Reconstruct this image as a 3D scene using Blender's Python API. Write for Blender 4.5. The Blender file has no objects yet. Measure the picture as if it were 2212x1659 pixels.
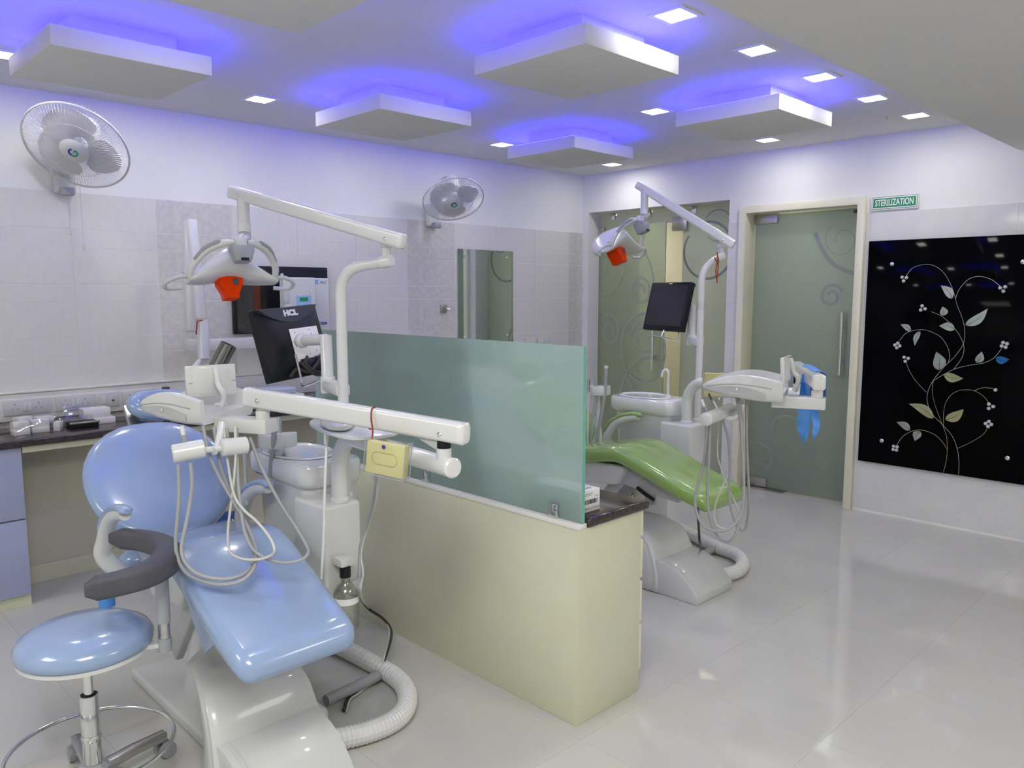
import bpy, bmesh, math, random
from mathutils import Vector as V, Matrix

random.seed(7)
S = bpy.context.scene
COL = S.collection
PI = math.pi

# ------------------------------------------------------------------ camera, world, exposure
cam_d = bpy.data.cameras.new('camera')
cam = bpy.data.objects.new('camera', cam_d)
COL.objects.link(cam)
cam_d.sensor_fit = 'HORIZONTAL'
cam_d.sensor_width = 36.0
cam_d.lens = 36.0 * 1698.9 / 2212.0
cam_d.clip_start = 0.02
cam.location = (0, 0, 1.5)
_pitch, _yaw = 0.11637, 0.79566
cam.rotation_euler = (PI / 2 - _pitch, 0, _yaw - PI / 2)
S.camera = cam
S.view_settings.view_transform = 'Standard'
S.view_settings.look = 'None'
S.view_settings.gamma = 1.0
S.view_settings.use_curve_mapping = False
S.view_settings.exposure = 0.78
S.cycles.use_denoising = True
S.cycles.max_bounces = 10
S.cycles.diffuse_bounces = 6
S.cycles.glossy_bounces = 4
S.cycles.transmission_bounces = 8
S.cycles.transparent_max_bounces = 8
S.cycles.sample_clamp_indirect = 4.0
S.cycles.caustics_reflective = False
S.cycles.caustics_refractive = False
world = bpy.data.worlds.new('world')
S.world = world
world.use_nodes = True
world.node_tree.nodes['Background'].inputs[0].default_value = (0.8, 0.85, 0.9, 1)
world.node_tree.nodes['Background'].inputs[1].default_value = 0.03

LAMP = 45.0       # radiance of the square downlights
BLUE = 46.0       # radiance of the blue light strips


def area(name, loc, size, power, color=(1, 1, 1), rot=(0, 0, 0)):
    d = bpy.data.lights.new(name, 'AREA')
    d.shape = 'SQUARE'
    d.size = size
    d.energy = power
    d.color = color
    o = bpy.data.objects.new(name, d)
    COL.objects.link(o)
    o.location = loc
    o.rotation_euler = rot
    return o


# added fill lights out of view; ceiling lights of the rooms behind the glass
area('fill_light_rear', (0.1, 0.5, 2.28), 0.9, 27, (1.0, 0.98, 0.91))  # added fill from above the camera, not a known fixture
area('fill_light_left', (-1.3, 2.5, 2.46), 0.9, 15, (1.0, 0.98, 0.91))  # added fill from the unseen left, brightens the partition front
area('fill_light_side', (2.6, -0.8, 2.28), 0.9, 15, (1.0, 0.965, 0.90))  # added fill beyond the right edge of the view
area('ceiling_lamp_far_room', (6.5, 3.9, 2.35), 0.5, 5.0, (1.0, 0.93, 0.72))
area('ceiling_lamp_sterilization_room', (6.4, 2.5, 2.35), 0.4, 4.5, (0.95, 1.0, 0.95))


# ------------------------------------------------------------------ materials
def lin(r, g, b):
    f = lambda c: (c / 12.92 if c <= 0.04045 else ((c + 0.055) / 1.055) ** 2.4)
    return (f(r / 255), f(g / 255), f(b / 255), 1.0)


MAT = {}


def mat(name, col, rough=0.5, metal=0.0, spec=0.5, coat=0.0, coat_rough=0.05, trans=0.0, ior=1.45, emit=None, strength=0.0,
        var=0.04, scale=9.0, bump=0.0, alpha=1.0, contrast=None, col2=None, stretch=(1, 1, 1)):
    """Principled material whose colour is broken up by a procedural noise."""
    if name in MAT:
        return MAT[name]
    m = bpy.data.materials.new(name)
    m.use_nodes = True
    nt = m.node_tree
    p = nt.nodes['Principled BSDF']
    geo = nt.nodes.new('ShaderNodeTexCoord')
    mp = nt.nodes.new('ShaderNodeMapping')
    mp.inputs['Scale'].default_value = stretch
    nt.links.new(geo.outputs['Object'], mp.inputs['Vector'])
    nz = nt.nodes.new('ShaderNodeTexNoise')
    nz.inputs['Scale'].default_value = scale
    nz.inputs['Detail'].default_value = 4.0
    nt.links.new(mp.outputs['Vector'], nz.inputs['Vector'])
    rp = nt.nodes.new('ShaderNodeValToRGB')
    lo, hi = (0.35, 0.65) if contrast is None else contrast
    rp.color_ramp.elements[0].position = lo
    rp.color_ramp.elements[1].position = hi
    c2 = col2 if col2 else tuple(min(1, c * (1 + var)) for c in col[:3]) + (1,)
    c1 = col if col2 else tuple(c * (1 - var) for c in col[:3]) + (1,)
    rp.color_ramp.elements[0].color = c1
    rp.color_ramp.elements[1].color = c2
    nt.links.new(nz.outputs['Fac'], rp.inputs['Fac'])
    nt.links.new(rp.outputs['Color'], p.inputs['Base Color'])
    p.inputs['Roughness'].default_value = rough
    p.inputs['Metallic'].default_value = metal
    p.inputs['Specular IOR Level'].default_value = spec
    p.inputs['Coat Weight'].default_value = coat
    p.inputs['Coat Roughness'].default_value = coat_rough
    p.inputs['Transmission Weight'].default_value = trans
    p.inputs['IOR'].default_value = ior
    p.inputs['Alpha'].default_value = alpha
    if emit:
        p.inputs['Emission Color'].default_value = emit
        p.inputs['Emission Strength'].default_value = strength
    if bump:
        b = nt.nodes.new('ShaderNodeBump')
        b.inputs['Strength'].default_value = bump
        b.inputs['Distance'].default_value = 0.01
        nt.links.new(nz.outputs['Fac'], b.inputs['Height'])
        nt.links.new(b.outputs['Normal'], p.inputs['Normal'])
    MAT[name] = m
    return m


def frosted(name, tint, diff=0.5, rough=0.35, clear=0.4, coat=1.0):
    """Etched glass: part diffuse and translucent, part see-through, with a glossy face."""
    if name in MAT:
        return MAT[name]
    m = bpy.data.materials.new(name)
    m.use_nodes = True
    nt = m.node_tree
    nt.nodes.remove(nt.nodes['Principled BSDF'])
    out = nt.nodes['Material Output']
    N = nt.nodes.new
    tc = N('ShaderNodeTexCoord')
    nz = N('ShaderNodeTexNoise')
    nz.inputs['Scale'].default_value = 2.2
    nz.inputs['Detail'].default_value = 5
    nt.links.new(tc.outputs['Object'], nz.inputs['Vector'])
    mx = N('ShaderNodeMix')
    mx.data_type = 'RGBA'
    mx.inputs[6].default_value = tuple(c * 0.94 for c in tint[:3]) + (1,)
    mx.inputs[7].default_value = tuple(min(1, c * 1.05) for c in tint[:3]) + (1,)
    nt.links.new(nz.outputs['Fac'], mx.inputs[0])
    d = N('ShaderNodeBsdfDiffuse')
    t = N('ShaderNodeBsdfTranslucent')
    nt.links.new(mx.outputs[2], d.inputs['Color'])
    nt.links.new(mx.outputs[2], t.inputs['Color'])
    dt = N('ShaderNodeMixShader')
    dt.inputs[0].default_value = 0.45
    nt.links.new(d.outputs[0], dt.inputs[1])
    nt.links.new(t.outputs[0], dt.inputs[2])
    r = N('ShaderNodeBsdfRefraction')
    r.inputs['IOR'].default_value = 1.02
    r.inputs['Roughness'].default_value = rough
    r.inputs['Color'].default_value = tuple(math.sqrt(min(1, c * 1.35)) for c in tint[:3]) + (1,)
    a = N('ShaderNodeMixShader')
    a.inputs[0].default_value = clear
    nt.links.new(dt.outputs[0], a.inputs[1])
    nt.links.new(r.outputs[0], a.inputs[2])
    g = N('ShaderNodeBsdfGlossy')
    g.inputs['Roughness'].default_value = 0.06
    fr = N('ShaderNodeFresnel')
    fr.inputs['IOR'].default_value = 1.35
    b = N('ShaderNodeMixShader')
    ml = N('ShaderNodeMath')
    ml.operation = 'MULTIPLY'
    ml.inputs[1].default_value = coat
    nt.links.new(fr.outputs[0], ml.inputs[0])
    nt.links.new(ml.outputs[0], b.inputs[0])
    nt.links.new(a.outputs[0], b.inputs[1])
    nt.links.new(g.outputs[0], b.inputs[2])
    nt.links.new(b.outputs[0], out.inputs['Surface'])
    MAT[name] = m
    return m


def clear_film(name, col, weight=0.25):
    """Thin clear plastic: mostly see-through, glossy."""
    if name in MAT:
        return MAT[name]
    m = bpy.data.materials.new(name)
    m.use_nodes = True
    nt = m.node_tree
    nt.nodes.remove(nt.nodes['Principled BSDF'])
    out = nt.nodes['Material Output']
    N = nt.nodes.new
    tr = N('ShaderNodeBsdfTransparent')
    tr.inputs[0].default_value = col
    g = N('ShaderNodeBsdfGlossy')
    g.inputs['Roughness'].default_value = 0.08
    tc = N('ShaderNodeTexCoord')
    nz = N('ShaderNodeTexNoise')
    nz.inputs['Scale'].default_value = 60
    nt.links.new(tc.outputs['Object'], nz.inputs['Vector'])
    b = N('ShaderNodeBump')
    b.inputs['Strength'].default_value = 0.4
    nt.links.new(nz.outputs['Fac'], b.inputs['Height'])
    nt.links.new(b.outputs['Normal'], g.inputs['Normal'])
    mx = N('ShaderNodeMixShader')
    mx.inputs[0].default_value = weight
    nt.links.new(tr.outputs[0], mx.inputs[1])
    nt.links.new(g.outputs[0], mx.inputs[2])
    nt.links.new(mx.outputs[0], out.inputs['Surface'])
    MAT[name] = m
    return m


white_paint = mat('white_wall_paint', (0.80, 0.80, 0.80, 1), 0.7, var=0.015, scale=3, bump=0.02)
ceil_paint = mat('ceiling_paint', (0.70, 0.70, 0.69, 1), 0.75, var=0.015, scale=3, bump=0.02)
tile_grey = mat('grey_glazed_tile', (0.70, 0.695, 0.655, 1), 0.22, var=0.02, scale=14, stretch=(3, 1, 1))
tile_dark = mat('beige_speckled_tile', (0.61, 0.60, 0.55, 1), 0.3, var=0.07, scale=30)
tile_white = mat('white_glazed_tile', (0.70, 0.70, 0.69, 1), 0.06, var=0.02, scale=10)
grout = mat('pale_grout', (0.84, 0.84, 0.82, 1), 0.8)
floor_grout = mat('floor_grout', (0.43, 0.425, 0.40, 1), 0.6)
floor_mat = mat('polished_floor_tile', (0.55, 0.548, 0.515, 1), 0.04, var=0.05, scale=1.6, contrast=(0.3, 0.7))
cream = mat('cream_laminate', (0.64, 0.645, 0.475, 1), 0.35, var=0.03, scale=3)
cream_dark = mat('beige_laminate', (0.56, 0.54, 0.43, 1), 0.4, var=0.03, scale=3)
cream_frame = mat('cream_door_paint', (0.80, 0.785, 0.59, 1), 0.35, var=0.02, scale=5)
ledge_white = mat('white_trim_paint', (0.78, 0.78, 0.75, 1), 0.4, var=0.02)
lavender = mat('lavender_laminate', (0.38, 0.42, 0.58, 1), 0.35, var=0.02)
granite = mat('dark_granite', lin(62, 52, 50), 0.12, var=0.5, scale=70, contrast=(0.3, 0.7))
plastic = mat('white_plastic', (0.62, 0.63, 0.625, 1), 0.28, coat=0.3, var=0.015)
enamel = mat('white_enamel_tube', (0.65, 0.66, 0.66, 1), 0.22, coat=0.4, var=0.015)
porcelain = mat('white_porcelain', (0.70, 0.71, 0.71, 1), 0.1, coat=0.8, var=0.01)
grey_plastic = mat('grey_plastic', (0.33, 0.35, 0.38, 1), 0.4, var=0.03)
lamp_grey = mat('mid_grey_plastic', (0.30, 0.32, 0.34, 1), 0.4, var=0.03)
dark_plastic = mat('charcoal_soft_plastic', (0.075, 0.075, 0.09, 1), 0.55, var=0.06, scale=20)
black_plastic = mat('black_plastic', (0.008, 0.009, 0.012, 1), 0.4, spec=0.3, var=0.1)
screen_mat = mat('dark_screen', (0.012, 0.012, 0.013, 1), 0.25, var=0.05)
chrome = mat('chrome', (0.78, 0.79, 0.80, 1), 0.12, metal=1.0, var=0.02)
steel = mat('brushed_steel', (0.55, 0.54, 0.52, 1), 0.3, metal=1.0, var=0.05, stretch=(1, 1, 12))
blue_vinyl = mat('blue_vinyl', (0.275, 0.375, 0.58, 1), 0.22, coat=0.7, coat_rough=0.08, var=0.03, scale=4)
green_vinyl = mat('green_vinyl', (0.25, 0.40, 0.10, 1), 0.22, coat=0.7, coat_rough=0.08, var=0.06, scale=4)
blue_bin = mat('blue_bin_plastic', (0.06, 0.14, 0.42, 1), 0.4)
sky_blue = mat('sky_blue_plastic', (0.07, 0.27, 0.70, 1), 0.35, var=0.04)
hose_grey = mat('grey_rubber_hose', (0.33, 0.34, 0.36, 1), 0.45, var=0.03)
hose_pale = mat('pale_rubber_hose', (0.55, 0.55, 0.52, 1), 0.45, var=0.03)
hose_white = mat('white_corrugated_hose', (0.70, 0.70, 0.70, 1), 0.35, var=0.03)
cable_black = mat('black_cable', (0.03, 0.03, 0.028, 1), 0.4)
orange = mat('orange_shield', (0.95, 0.06, 0.005, 1), 0.15, trans=0.25, ior=1.1, var=0.05, emit=None)
thread_red = mat('red_thread', (0.16, 0.008, 0.012, 1), 0.7, var=0.5, scale=150, col2=(0.36, 0.06, 0.01, 1))
yellow = mat('yellow_card', (0.70, 0.66, 0.26, 1), 0.5, var=0.04)
paper = mat('white_card', (0.80, 0.80, 0.80, 1), 0.5, var=0.02)
ink = mat('dark_ink', (0.05, 0.05, 0.06, 1), 0.6)
ink_grey = mat('grey_ink', (0.40, 0.41, 0.42, 1), 0.6)
ink_teal = mat('teal_ink', (0.10, 0.32, 0.36, 1), 0.6)
ink_blue = mat('blue_ink', (0.04, 0.16, 0.55, 1), 0.5)
ink_navy = mat('navy_ink', (0.03, 0.03, 0.30, 1), 0.5)
ink_green = mat('green_ink', (0.02, 0.33, 0.28, 1), 0.5)
white_ink = mat('white_ink', (0.82, 0.84, 0.83, 1), 0.5)
sign_green = mat('sign_green', (0.015, 0.27, 0.085, 1), 0.4, var=0.03)
mirror_mat = mat('mirror_glass', (0.62, 0.70, 0.63, 1), 0.02, metal=1.0, var=0.01)
board_black = mat('black_lacquered_glass', (0.002, 0.002, 0.003, 1), 0.05, spec=0.04, var=0.2)
tinted_board = mat('dark_tinted_glass', (0.022, 0.020, 0.018, 1), 0.04, spec=1.0, var=0.2)
gold_wire = mat('brass_wire', (0.70, 0.62, 0.36, 1), 0.3, metal=0.8)
silver_wire = mat('silver_wire', (0.72, 0.72, 0.68, 1), 0.3, metal=0.8)
leaf_mirror = mat('mirror_leaf', (0.58, 0.62, 0.56, 1), 0.15, metal=0.7, var=0.1, scale=20)
leaf_olive = mat('olive_mirror_leaf', (0.50, 0.50, 0.28, 1), 0.2, metal=0.5, var=0.1, scale=20)
leaf_blue = mat('blue_mirror_leaf', (0.03, 0.17, 0.45, 1), 0.15, metal=0.4, var=0.1, scale=20)
crystal = mat('crystal_bead', (0.85, 0.87, 0.92, 1), 0.08, trans=0.35, ior=1.6, spec=1.0, var=0.05)
glass_teal = frosted('teal_frosted_glass', (0.70, 0.94, 0.86, 1), rough=0.20, clear=0.46)
glass_edge = mat('glass_edge_green', (0.16, 0.46, 0.38, 1), 0.15, var=0.05)
glass_door = frosted('grey_green_frosted_glass', (0.55, 0.63, 0.56, 1), rough=0.18, clear=0.40, coat=0.9)
glass_leaf = frosted('green_frosted_glass', (0.70, 0.82, 0.60, 1), rough=0.12, clear=0.52, coat=0.8)
glass_side = frosted('pale_frosted_glass', (0.78, 0.88, 0.78, 1), rough=0.3, clear=0.40, coat=1.0)
etch_dark = mat('dark_etching', (0.25, 0.28, 0.25, 1), 0.5)
etch_pale = mat('pale_etching', (0.33, 0.40, 0.30, 1), 0.5)
etch_dim = mat('dim_etching', (0.26, 0.30, 0.25, 1), 0.5)
film_clear = clear_film('clear_plastic', (0.98, 0.98, 0.98, 1), 0.10)
film_smoke = clear_film('smoked_plastic', (0.42, 0.41, 0.33, 1), 0.3)
bottle_glass = clear_film('bottle_plastic', (0.80, 0.81, 0.76, 1), 0.22)
lamp_emit = mat('downlight_diffuser', (1, 1, 1, 1), 0.5, emit=(1.0, 0.98, 0.89, 1), strength=LAMP)
blue_emit = mat('blue_light_strip', (0.1, 0.1, 0.9, 1), 0.5, emit=(0.012, 0.008, 1.0, 1), strength=BLUE)
lcd = mat('lcd_display', (0.01, 0.13, 0.06, 1), 0.3, emit=(0.01, 0.3, 0.12, 1), strength=0.15)
keypad_blue = mat('keypad_blue', (0.33, 0.52, 0.80, 1), 0.4)
pale_blue = mat('pale_blue_plastic', (0.48, 0.53, 0.68, 1), 0.3)
shade_grey = mat('recess_grey', (0.45, 0.46, 0.47, 1), 0.4)

ORG = {}


# ------------------------------------------------------------------ mesh builder
def catmull(pts, n=8, closed=False):
    P = [V(p) for p in pts]
    if len(P) < 3:
        return P
    out = []
    m = len(P)
    rng = range(m if closed else m - 1)
    for i in rng:
        if closed:
            a, b, c, d = P[(i - 1) % m], P[i], P[(i + 1) % m], P[(i + 2) % m]
        else:
            a = P[i - 1] if i else P[0] * 2 - P[1]
            b, c = P[i], P[i + 1]
            d = P[i + 2] if i + 2 < m else P[-1] * 2 - P[-2]
        for k in range(n):
            t = k / n
            out.append(0.5 * (2 * b + (c - a) * t + (2 * a - 5 * b + 4 * c - d) * t * t + (3 * b - a - 3 * c + d) * t ** 3))
    if not closed:
        out.append(P[-1].copy())
    return out


def rrect(w, h, r, n=4):
    """Rounded rectangle outline (2-D), counter-clockwise."""
    r = min(r, w / 2 - 1e-5, h / 2 - 1e-5)
    out = []
    for cx, cy, a0 in ((w / 2 - r, h / 2 - r, 0), (-w / 2 + r, h / 2 - r, 90), (-w / 2 + r, -h / 2 + r, 180), (w / 2 - r, -h / 2 + r, 270)):
        for k in range(n + 1):
            a = math.radians(a0 + 90 * k / n)
            out.append((cx + r * math.cos(a), cy + r * math.sin(a)))
    return out


def sup(w, h, e=2.6, n=24):
    """Superellipse outline."""
    out = []
    for k in range(n):
        a = 2 * PI * k / n
        c, s = math.cos(a), math.sin(a)
        out.append((w / 2 * math.copysign(abs(c) ** (2 / e), c), h / 2 * math.copysign(abs(s) ** (2 / e), s)))
    return out


class M:
    def __init__(self):
        self.v, self.f = [], []

    def add(self, vs, fs):
        o = len(self.v)
        self.v += [V(p) for p in vs]
        self.f += [tuple(o + i for i in f) for f in fs]
        return self

    def box(self, x0, x1, y0, y1, z0, z1, mt=None):
        vs = [V((x, y, z)) for z in (z0, z1) for y in (y0, y1) for x in (x0, x1)]
        if mt is not None:
            vs = [mt @ p for p in vs]
        return self.add(vs, [(0, 2, 3, 1), (4, 5, 7, 6), (0, 1, 5, 4), (2, 6, 7, 3), (0, 4, 6, 2), (1, 3, 7, 5)])

    def loft(self, rings, cap=True, closed=False):
        n = len(rings[0])
        vs = [p for r in rings for p in r]
        fs = []
        m = len(rings)
        for i in range(m if closed else m - 1):
            j = (i + 1) % m
            for k in range(n):
                l = (k + 1) % n
                fs.append((i * n + k, i * n + l, j * n + l, j * n + k))
        if cap and not closed:
            fs.append(tuple(range(n - 1, -1, -1)))
            fs.append(tuple((m - 1) * n + k for k in range(n)))
        return self.add(vs, fs)

    def tube(self, path, r, n=10, closed=False, flat=None):
        P = [V(p) for p in path]
        m = len(P)
        rs = r if isinstance(r, (list, tuple)) else [r] * m
        T = []
        for i in range(m):
            a = P[(i - 1) % m] if (closed or i) else P[i]
            b = P[(i + 1) % m] if (closed or i < m - 1) else P[i]
            t = (b - a)
            T.append(t.normalized() if t.length > 1e-9 else V((0, 0, 1)))
        up = V((0, 0, 1)) if abs(T[0].z) < 0.9 else V((1, 0, 0))
        nrm = (up - T[0] * up.dot(T[0])).normalized()
        rings = []
        for i in range(m):
            nrm = (nrm - T[i] * nrm.dot(T[i]))
            nrm = nrm.normalized() if nrm.length > 1e-6 else T[i].orthogonal().normalized()
            b = T[i].cross(nrm)
            rings.append([P[i] + (nrm * math.cos(2 * PI * k / n) * (flat or 1) + b * math.sin(2 * PI * k / n)) * rs[i] for k in range(n)])
        return self.loft(rings, True, closed)

    def lathe(self, prof, n=24, mt=None, cap=True):
        rings = []
        for r, z in prof:
            ring = [V((r * math.cos(2 * PI * k / n), r * math.sin(2 * PI * k / n), z)) for k in range(n)]
            rings.append([mt @ p for p in ring] if mt is not None else ring)
        return self.loft(rings, cap)

    def prism(self, poly, a, b, axis='x', mt=None):
        """Extrude a 2-D outline along an axis from a to b."""
        def pt(p, d):
            q = {'x': (d, p[0], p[1]), 'y': (p[0], d, p[1]), 'z': (p[0], p[1], d)}[axis]
            return mt @ V(q) if mt is not None else V(q)
        return self.loft([[pt(p, a) for p in poly], [pt(p, b) for p in poly]])

    def build(self, name, m, parent=None, smooth=35, bevel=0.0, seg=2, subsurf=0, local=False, at=None):
        org = V((0, 0, 0))
        if parent is not None and not local:
            org = ORG.get(parent.name, V((0, 0, 0)))
        elif at is not None:
            org = V(at)
        bm = bmesh.new()
        bv = [bm.verts.new(p - org) for p in self.v]
        for f in self.f:
            try:
                bm.faces.new([bv[i] for i in f])
            except ValueError:
                pass
        bmesh.ops.recalc_face_normals(bm, faces=bm.faces[:])
        if bevel:
            ed = [e for e in bm.edges if len(e.link_faces) == 2 and e.calc_face_angle(0) > math.radians(28)]
            bmesh.ops.bevel(bm, geom=ed, offset=bevel, segments=seg, affect='EDGES', profile=0.5, clamp_overlap=True)
        me = bpy.data.meshes.new(name)
        bm.to_mesh(me)
        bm.free()
        if smooth:
            me.polygons.foreach_set('use_smooth', [True] * len(me.polygons))
            me.set_sharp_from_angle(angle=math.radians(smooth))
        me.materials.append(m)
        o = bpy.data.objects.new(name, me)
        COL.objects.link(o)
        if parent is not None:
            o.parent = parent
            ORG[o.name] = org
        elif at is not None:
            o.location = at
            ORG[o.name] = V(at)
        if subsurf:
            md = o.modifiers.new('smooth', 'SUBSURF')
            md.levels = md.render_levels = subsurf
        return o


def tag(o, label, cat, group=None):
    o['label'] = label
    o['category'] = cat
    if group:
        o['group'] = group
    return o


def thing(name, label, cat, loc=(0, 0, 0), group=None, rot=None):
    o = bpy.data.objects.new(name, None)
    COL.objects.link(o)
    o.location = loc
    o.empty_display_size = 0.1
    ORG[o.name] = V(loc)
    if rot is not None:
        o.rotation_mode = 'QUATERNION'
        o.rotation_quaternion = rot.to_quaternion()
    return tag(o, label, cat, group)


def struct(o, label=None):
    o['kind'] = 'structure'
    if label:
        o['label'] = label
    return o


def share(o, parent, loc=None, label=None):
    """A copy of a part that shares its mesh."""
    c = o.copy()
    COL.objects.link(c)
    c.parent = parent
    if loc is not None:
        c.location = loc
    return c


def copy_tree(o, parent=None):
    c = o.copy()
    COL.objects.link(c)
    c.parent = parent
    for ch in [x for x in bpy.data.objects if x.parent == o]:
        copy_tree(ch, c)
    return c


def frame(o, xa, ya=None, za=None):
    """Matrix with given columns, origin o."""
    xa = V(xa).normalized()
    if ya is None:
        za = V(za).normalized()
        ya = za.cross(xa).normalized()
        za = xa.cross(ya).normalized()
    else:
        ya = (V(ya) - xa * V(ya).dot(xa)).normalized()
        za = xa.cross(ya).normalized()
    m = Matrix((xa, ya, za)).transposed().to_4x4()
    m.translation = V(o)
    return m


def axis_frame(o, z):
    z = V(z).normalized()
    x = z.orthogonal().normalized() if abs(z.z) > 0.999 else V((0, 0, 1)).cross(z).normalized()
    y = z.cross(x).normalized()
    m = Matrix((x, y, z)).transposed().to_4x4()
    m.translation = V(o)
    return m


def cyl(m, a, b, r, n=16, r2=None):
    a, b = V(a), V(b)
    return m.lathe([(r, 0), (r2 if r2 is not None else r, (b - a).length)], n, axis_frame(a, b - a))


def text(name, body, size, m, parent, mt, align='CENTER', bold=0.0, width=1.0, extrude=0.0006):
    cu = bpy.data.curves.new(name, 'FONT')
    cu.body = body
    cu.size = size
    cu.align_x = align
    cu.align_y = 'CENTER'
    cu.extrude = extrude
    cu.offset = bold
    cu.space_character = 1.0
    tmp = bpy.data.objects.new(name + '_tmp', cu)
    COL.objects.link(tmp)
    dg = bpy.context.evaluated_depsgraph_get()
    me = bpy.data.meshes.new_from_object(tmp.evaluated_get(dg))
    bpy.data.objects.remove(tmp)
    bpy.data.curves.remove(cu)
    org = ORG.get(parent.name, V((0, 0, 0))) if parent else V((0, 0, 0))
    for v in me.vertices:
        v.co.x *= width
        v.co = (mt @ v.co) - org
    me.materials.clear()
    me.materials.append(m)
    o = bpy.data.objects.new(name, me)
    COL.objects.link(o)
    o.parent = parent
    return o


def ribbon(pts, w, t, mt):
    """A flat strip that follows a 2-D line, laid on the plane of the matrix mt."""
    P = catmull([V((p[0], p[1], 0)) for p in pts], 6)
    mm = M()
    rings = []
    for i, p in enumerate(P):
        a, b = P[max(0, i - 1)], P[min(len(P) - 1, i + 1)]
        d = (b - a).normalized()
        n = V((-d.y, d.x, 0))
        ww = (w[0] + (w[1] - w[0]) * i / (len(P) - 1)) if isinstance(w, tuple) else w
        rings.append([mt @ (p + n * ww / 2), mt @ (p - n * ww / 2), mt @ (p - n * ww / 2 + V((0, 0, t))), mt @ (p + n * ww / 2 + V((0, 0, t)))])
    mm.loft(rings)
    return mm


def spiral(cx, cy, r0, turns, a0=0.0, sgn=1, shrink=0.25, n=20):
    out = []
    for k in range(n + 1):
        t = k / n
        a = a0 + sgn * 2 * PI * turns * t
        r = r0 * (1 - (1 - shrink) * t)
        out.append((cx + r * math.cos(a), cy + r * math.sin(a)))
    return out


# ================================================================== ROOM
XB, YL, ZC = 5.436, 4.652, 2.52
fl = struct(M().box(-2.3, 7.6, -2.1, 4.75, -0.08, -0.003).build('floor', floor_grout, smooth=0), 'pale polished floor of large square tiles')
TS = 0.572
ft0 = None
for i in range(-2, 9):
    for j in range(-1, 9):
        x0, y0 = 1.912 + (i - 4) * TS + 2 * TS, 1.62 + (j - 3) * TS
        x1, y1 = min(x0 + TS, 5.45), min(y0 + TS, 4.64)
        if x0 > 5.43 or y0 > 4.6:
            continue
        full = x1 - x0 > TS - 1e-6 and y1 - y0 > TS - 1e-6
        if full and ft0:
            share(ft0, fl, (x0, y0, 0))
            continue
        o = M().box(0.0003, x1 - x0 - 0.0003, 0.0003, y1 - y0 - 0.0003, -0.012, 0).build('floor_tile', floor_mat, fl, local=True)
        o.location = (x0, y0, 0)
        if full:
            ft0 = o
rest = M()
for a in ((-2.3, 1.912 - 4 * TS - 0.001, -2.1, 4.65), (1.912 - 4 * TS, 5.45, -2.1, 1.62 - 4 * TS - 0.001), (5.4515, 7.6, 1.9, 4.7)):
    rest.box(a[0], a[1], a[2], a[3], -0.02, 0)
r_ = rest.build('floor_margin', floor_mat, fl, smooth=0)
r_['kind'] = 'stuff'

struct(M().box(-2.3, 5.6, 1.31, 4.75, ZC, ZC + 0.12).build('ceiling', ceil_paint, smooth=0), 'white plaster ceiling washed with blue light')
struct(M().box(-2.3, 5.6, -2.1, 1.31, 2.33, 2.64).build('trim_1', ceil_paint, smooth=0), 'lower plain ceiling soffit along the right side of the room')
struct(M().box(5.6, 7.6, 1.8, 4.75, 2.42, 2.5).build('ceiling_far_rooms', ceil_paint, smooth=0))
wl = struct(M().box(-2.3, 7.6, YL, YL + 0.12, -0.05, 2.64).build('wall_left', white_paint, smooth=0), 'white wall with grey glazed tiles up to head height')
wb = struct(M().prism([(-2.1, -0.05), (2.2, -0.05), (2.2, 2.092), (3.045, 2.092), (3.045, -0.05), (3.19, -0.05), (3.19, 2.195), (4.58, 2.195),
                       (4.58, -0.05), (4.652, -0.05), (4.652, 2.64), (-2.1, 2.64)], XB, 5.6, 'x').build('wall_back', white_paint, smooth=0), 'white end wall with two glazed doorways')
struct(M().box(-2.42, -2.3, -2.1, 4.75, -0.05, 2.64).build('wall_rear', white_paint, smooth=0))
struct(M().box(-2.42, 5.6, -2.22, -2.1, -0.05, 2.64).build('wall_right', white_paint, smooth=0))
struct(M().box(7.3, 7.4, 1.8, 4.75, -0.05, 2.5).build('wall_far', cream_frame, smooth=0))
struct(M().box(5.6, 7.3, 3.08, 3.17, -0.05, 2.5).build('wall_divider', cream_frame, smooth=0))
struct(M().box(5.6, 7.3, 1.8, 1.9, -0.05, 2.5).build('wall_side', white_paint, smooth=0))

# wall tiles: each a wide band over a narrow band, laid in columns
def tile_mesh(w):
    mm = M()
    mm.box(0.0008, w - 0.0008, 0, 0.012, -0.1895, -0.001)
    mm.box(0.0008, w - 0.0008, 0, 0.012, -0.285, -0.1915)
    return mm

TW, TH, ZT = 0.44, 0.2865, 2.021
g = M().box(-0.2, 5.62, YL - 0.0105, YL, 0.0, 2.02).build('grout_bed', grout, wl, smooth=0)
protos = {}
for col in range(-4, 9):
    x0 = 1.73 + TW * col
    x1 = min(x0 + TW, 5.6)
    dark = col % 4 == 0
    for k in range(7):
        key = (round(x1 - x0, 3), dark)
        if key not in protos:
            protos[key] = tile_mesh(x1 - x0).build('wall_tile', tile_dark if dark else tile_grey, wl, local=True, smooth=0)
            protos[key].location = (x0, YL - 0.012, ZT - TH * k)
        else:
            share(protos[key], wl, (x0, YL - 0.012, ZT - TH * k))
rot90 = Matrix.Rotation(-PI / 2, 4, 'Z')
protos = {}
g = M().box(XB - 0.0105, XB, -2.0, 2.158, 0.0, 2.02).build('grout_bed', grout, wb, smooth=0)
g = M().box(XB - 0.0105, XB, 3.083, 3.188, 0.0, 2.02).build('grout_bed', grout, wb, smooth=0)
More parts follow.
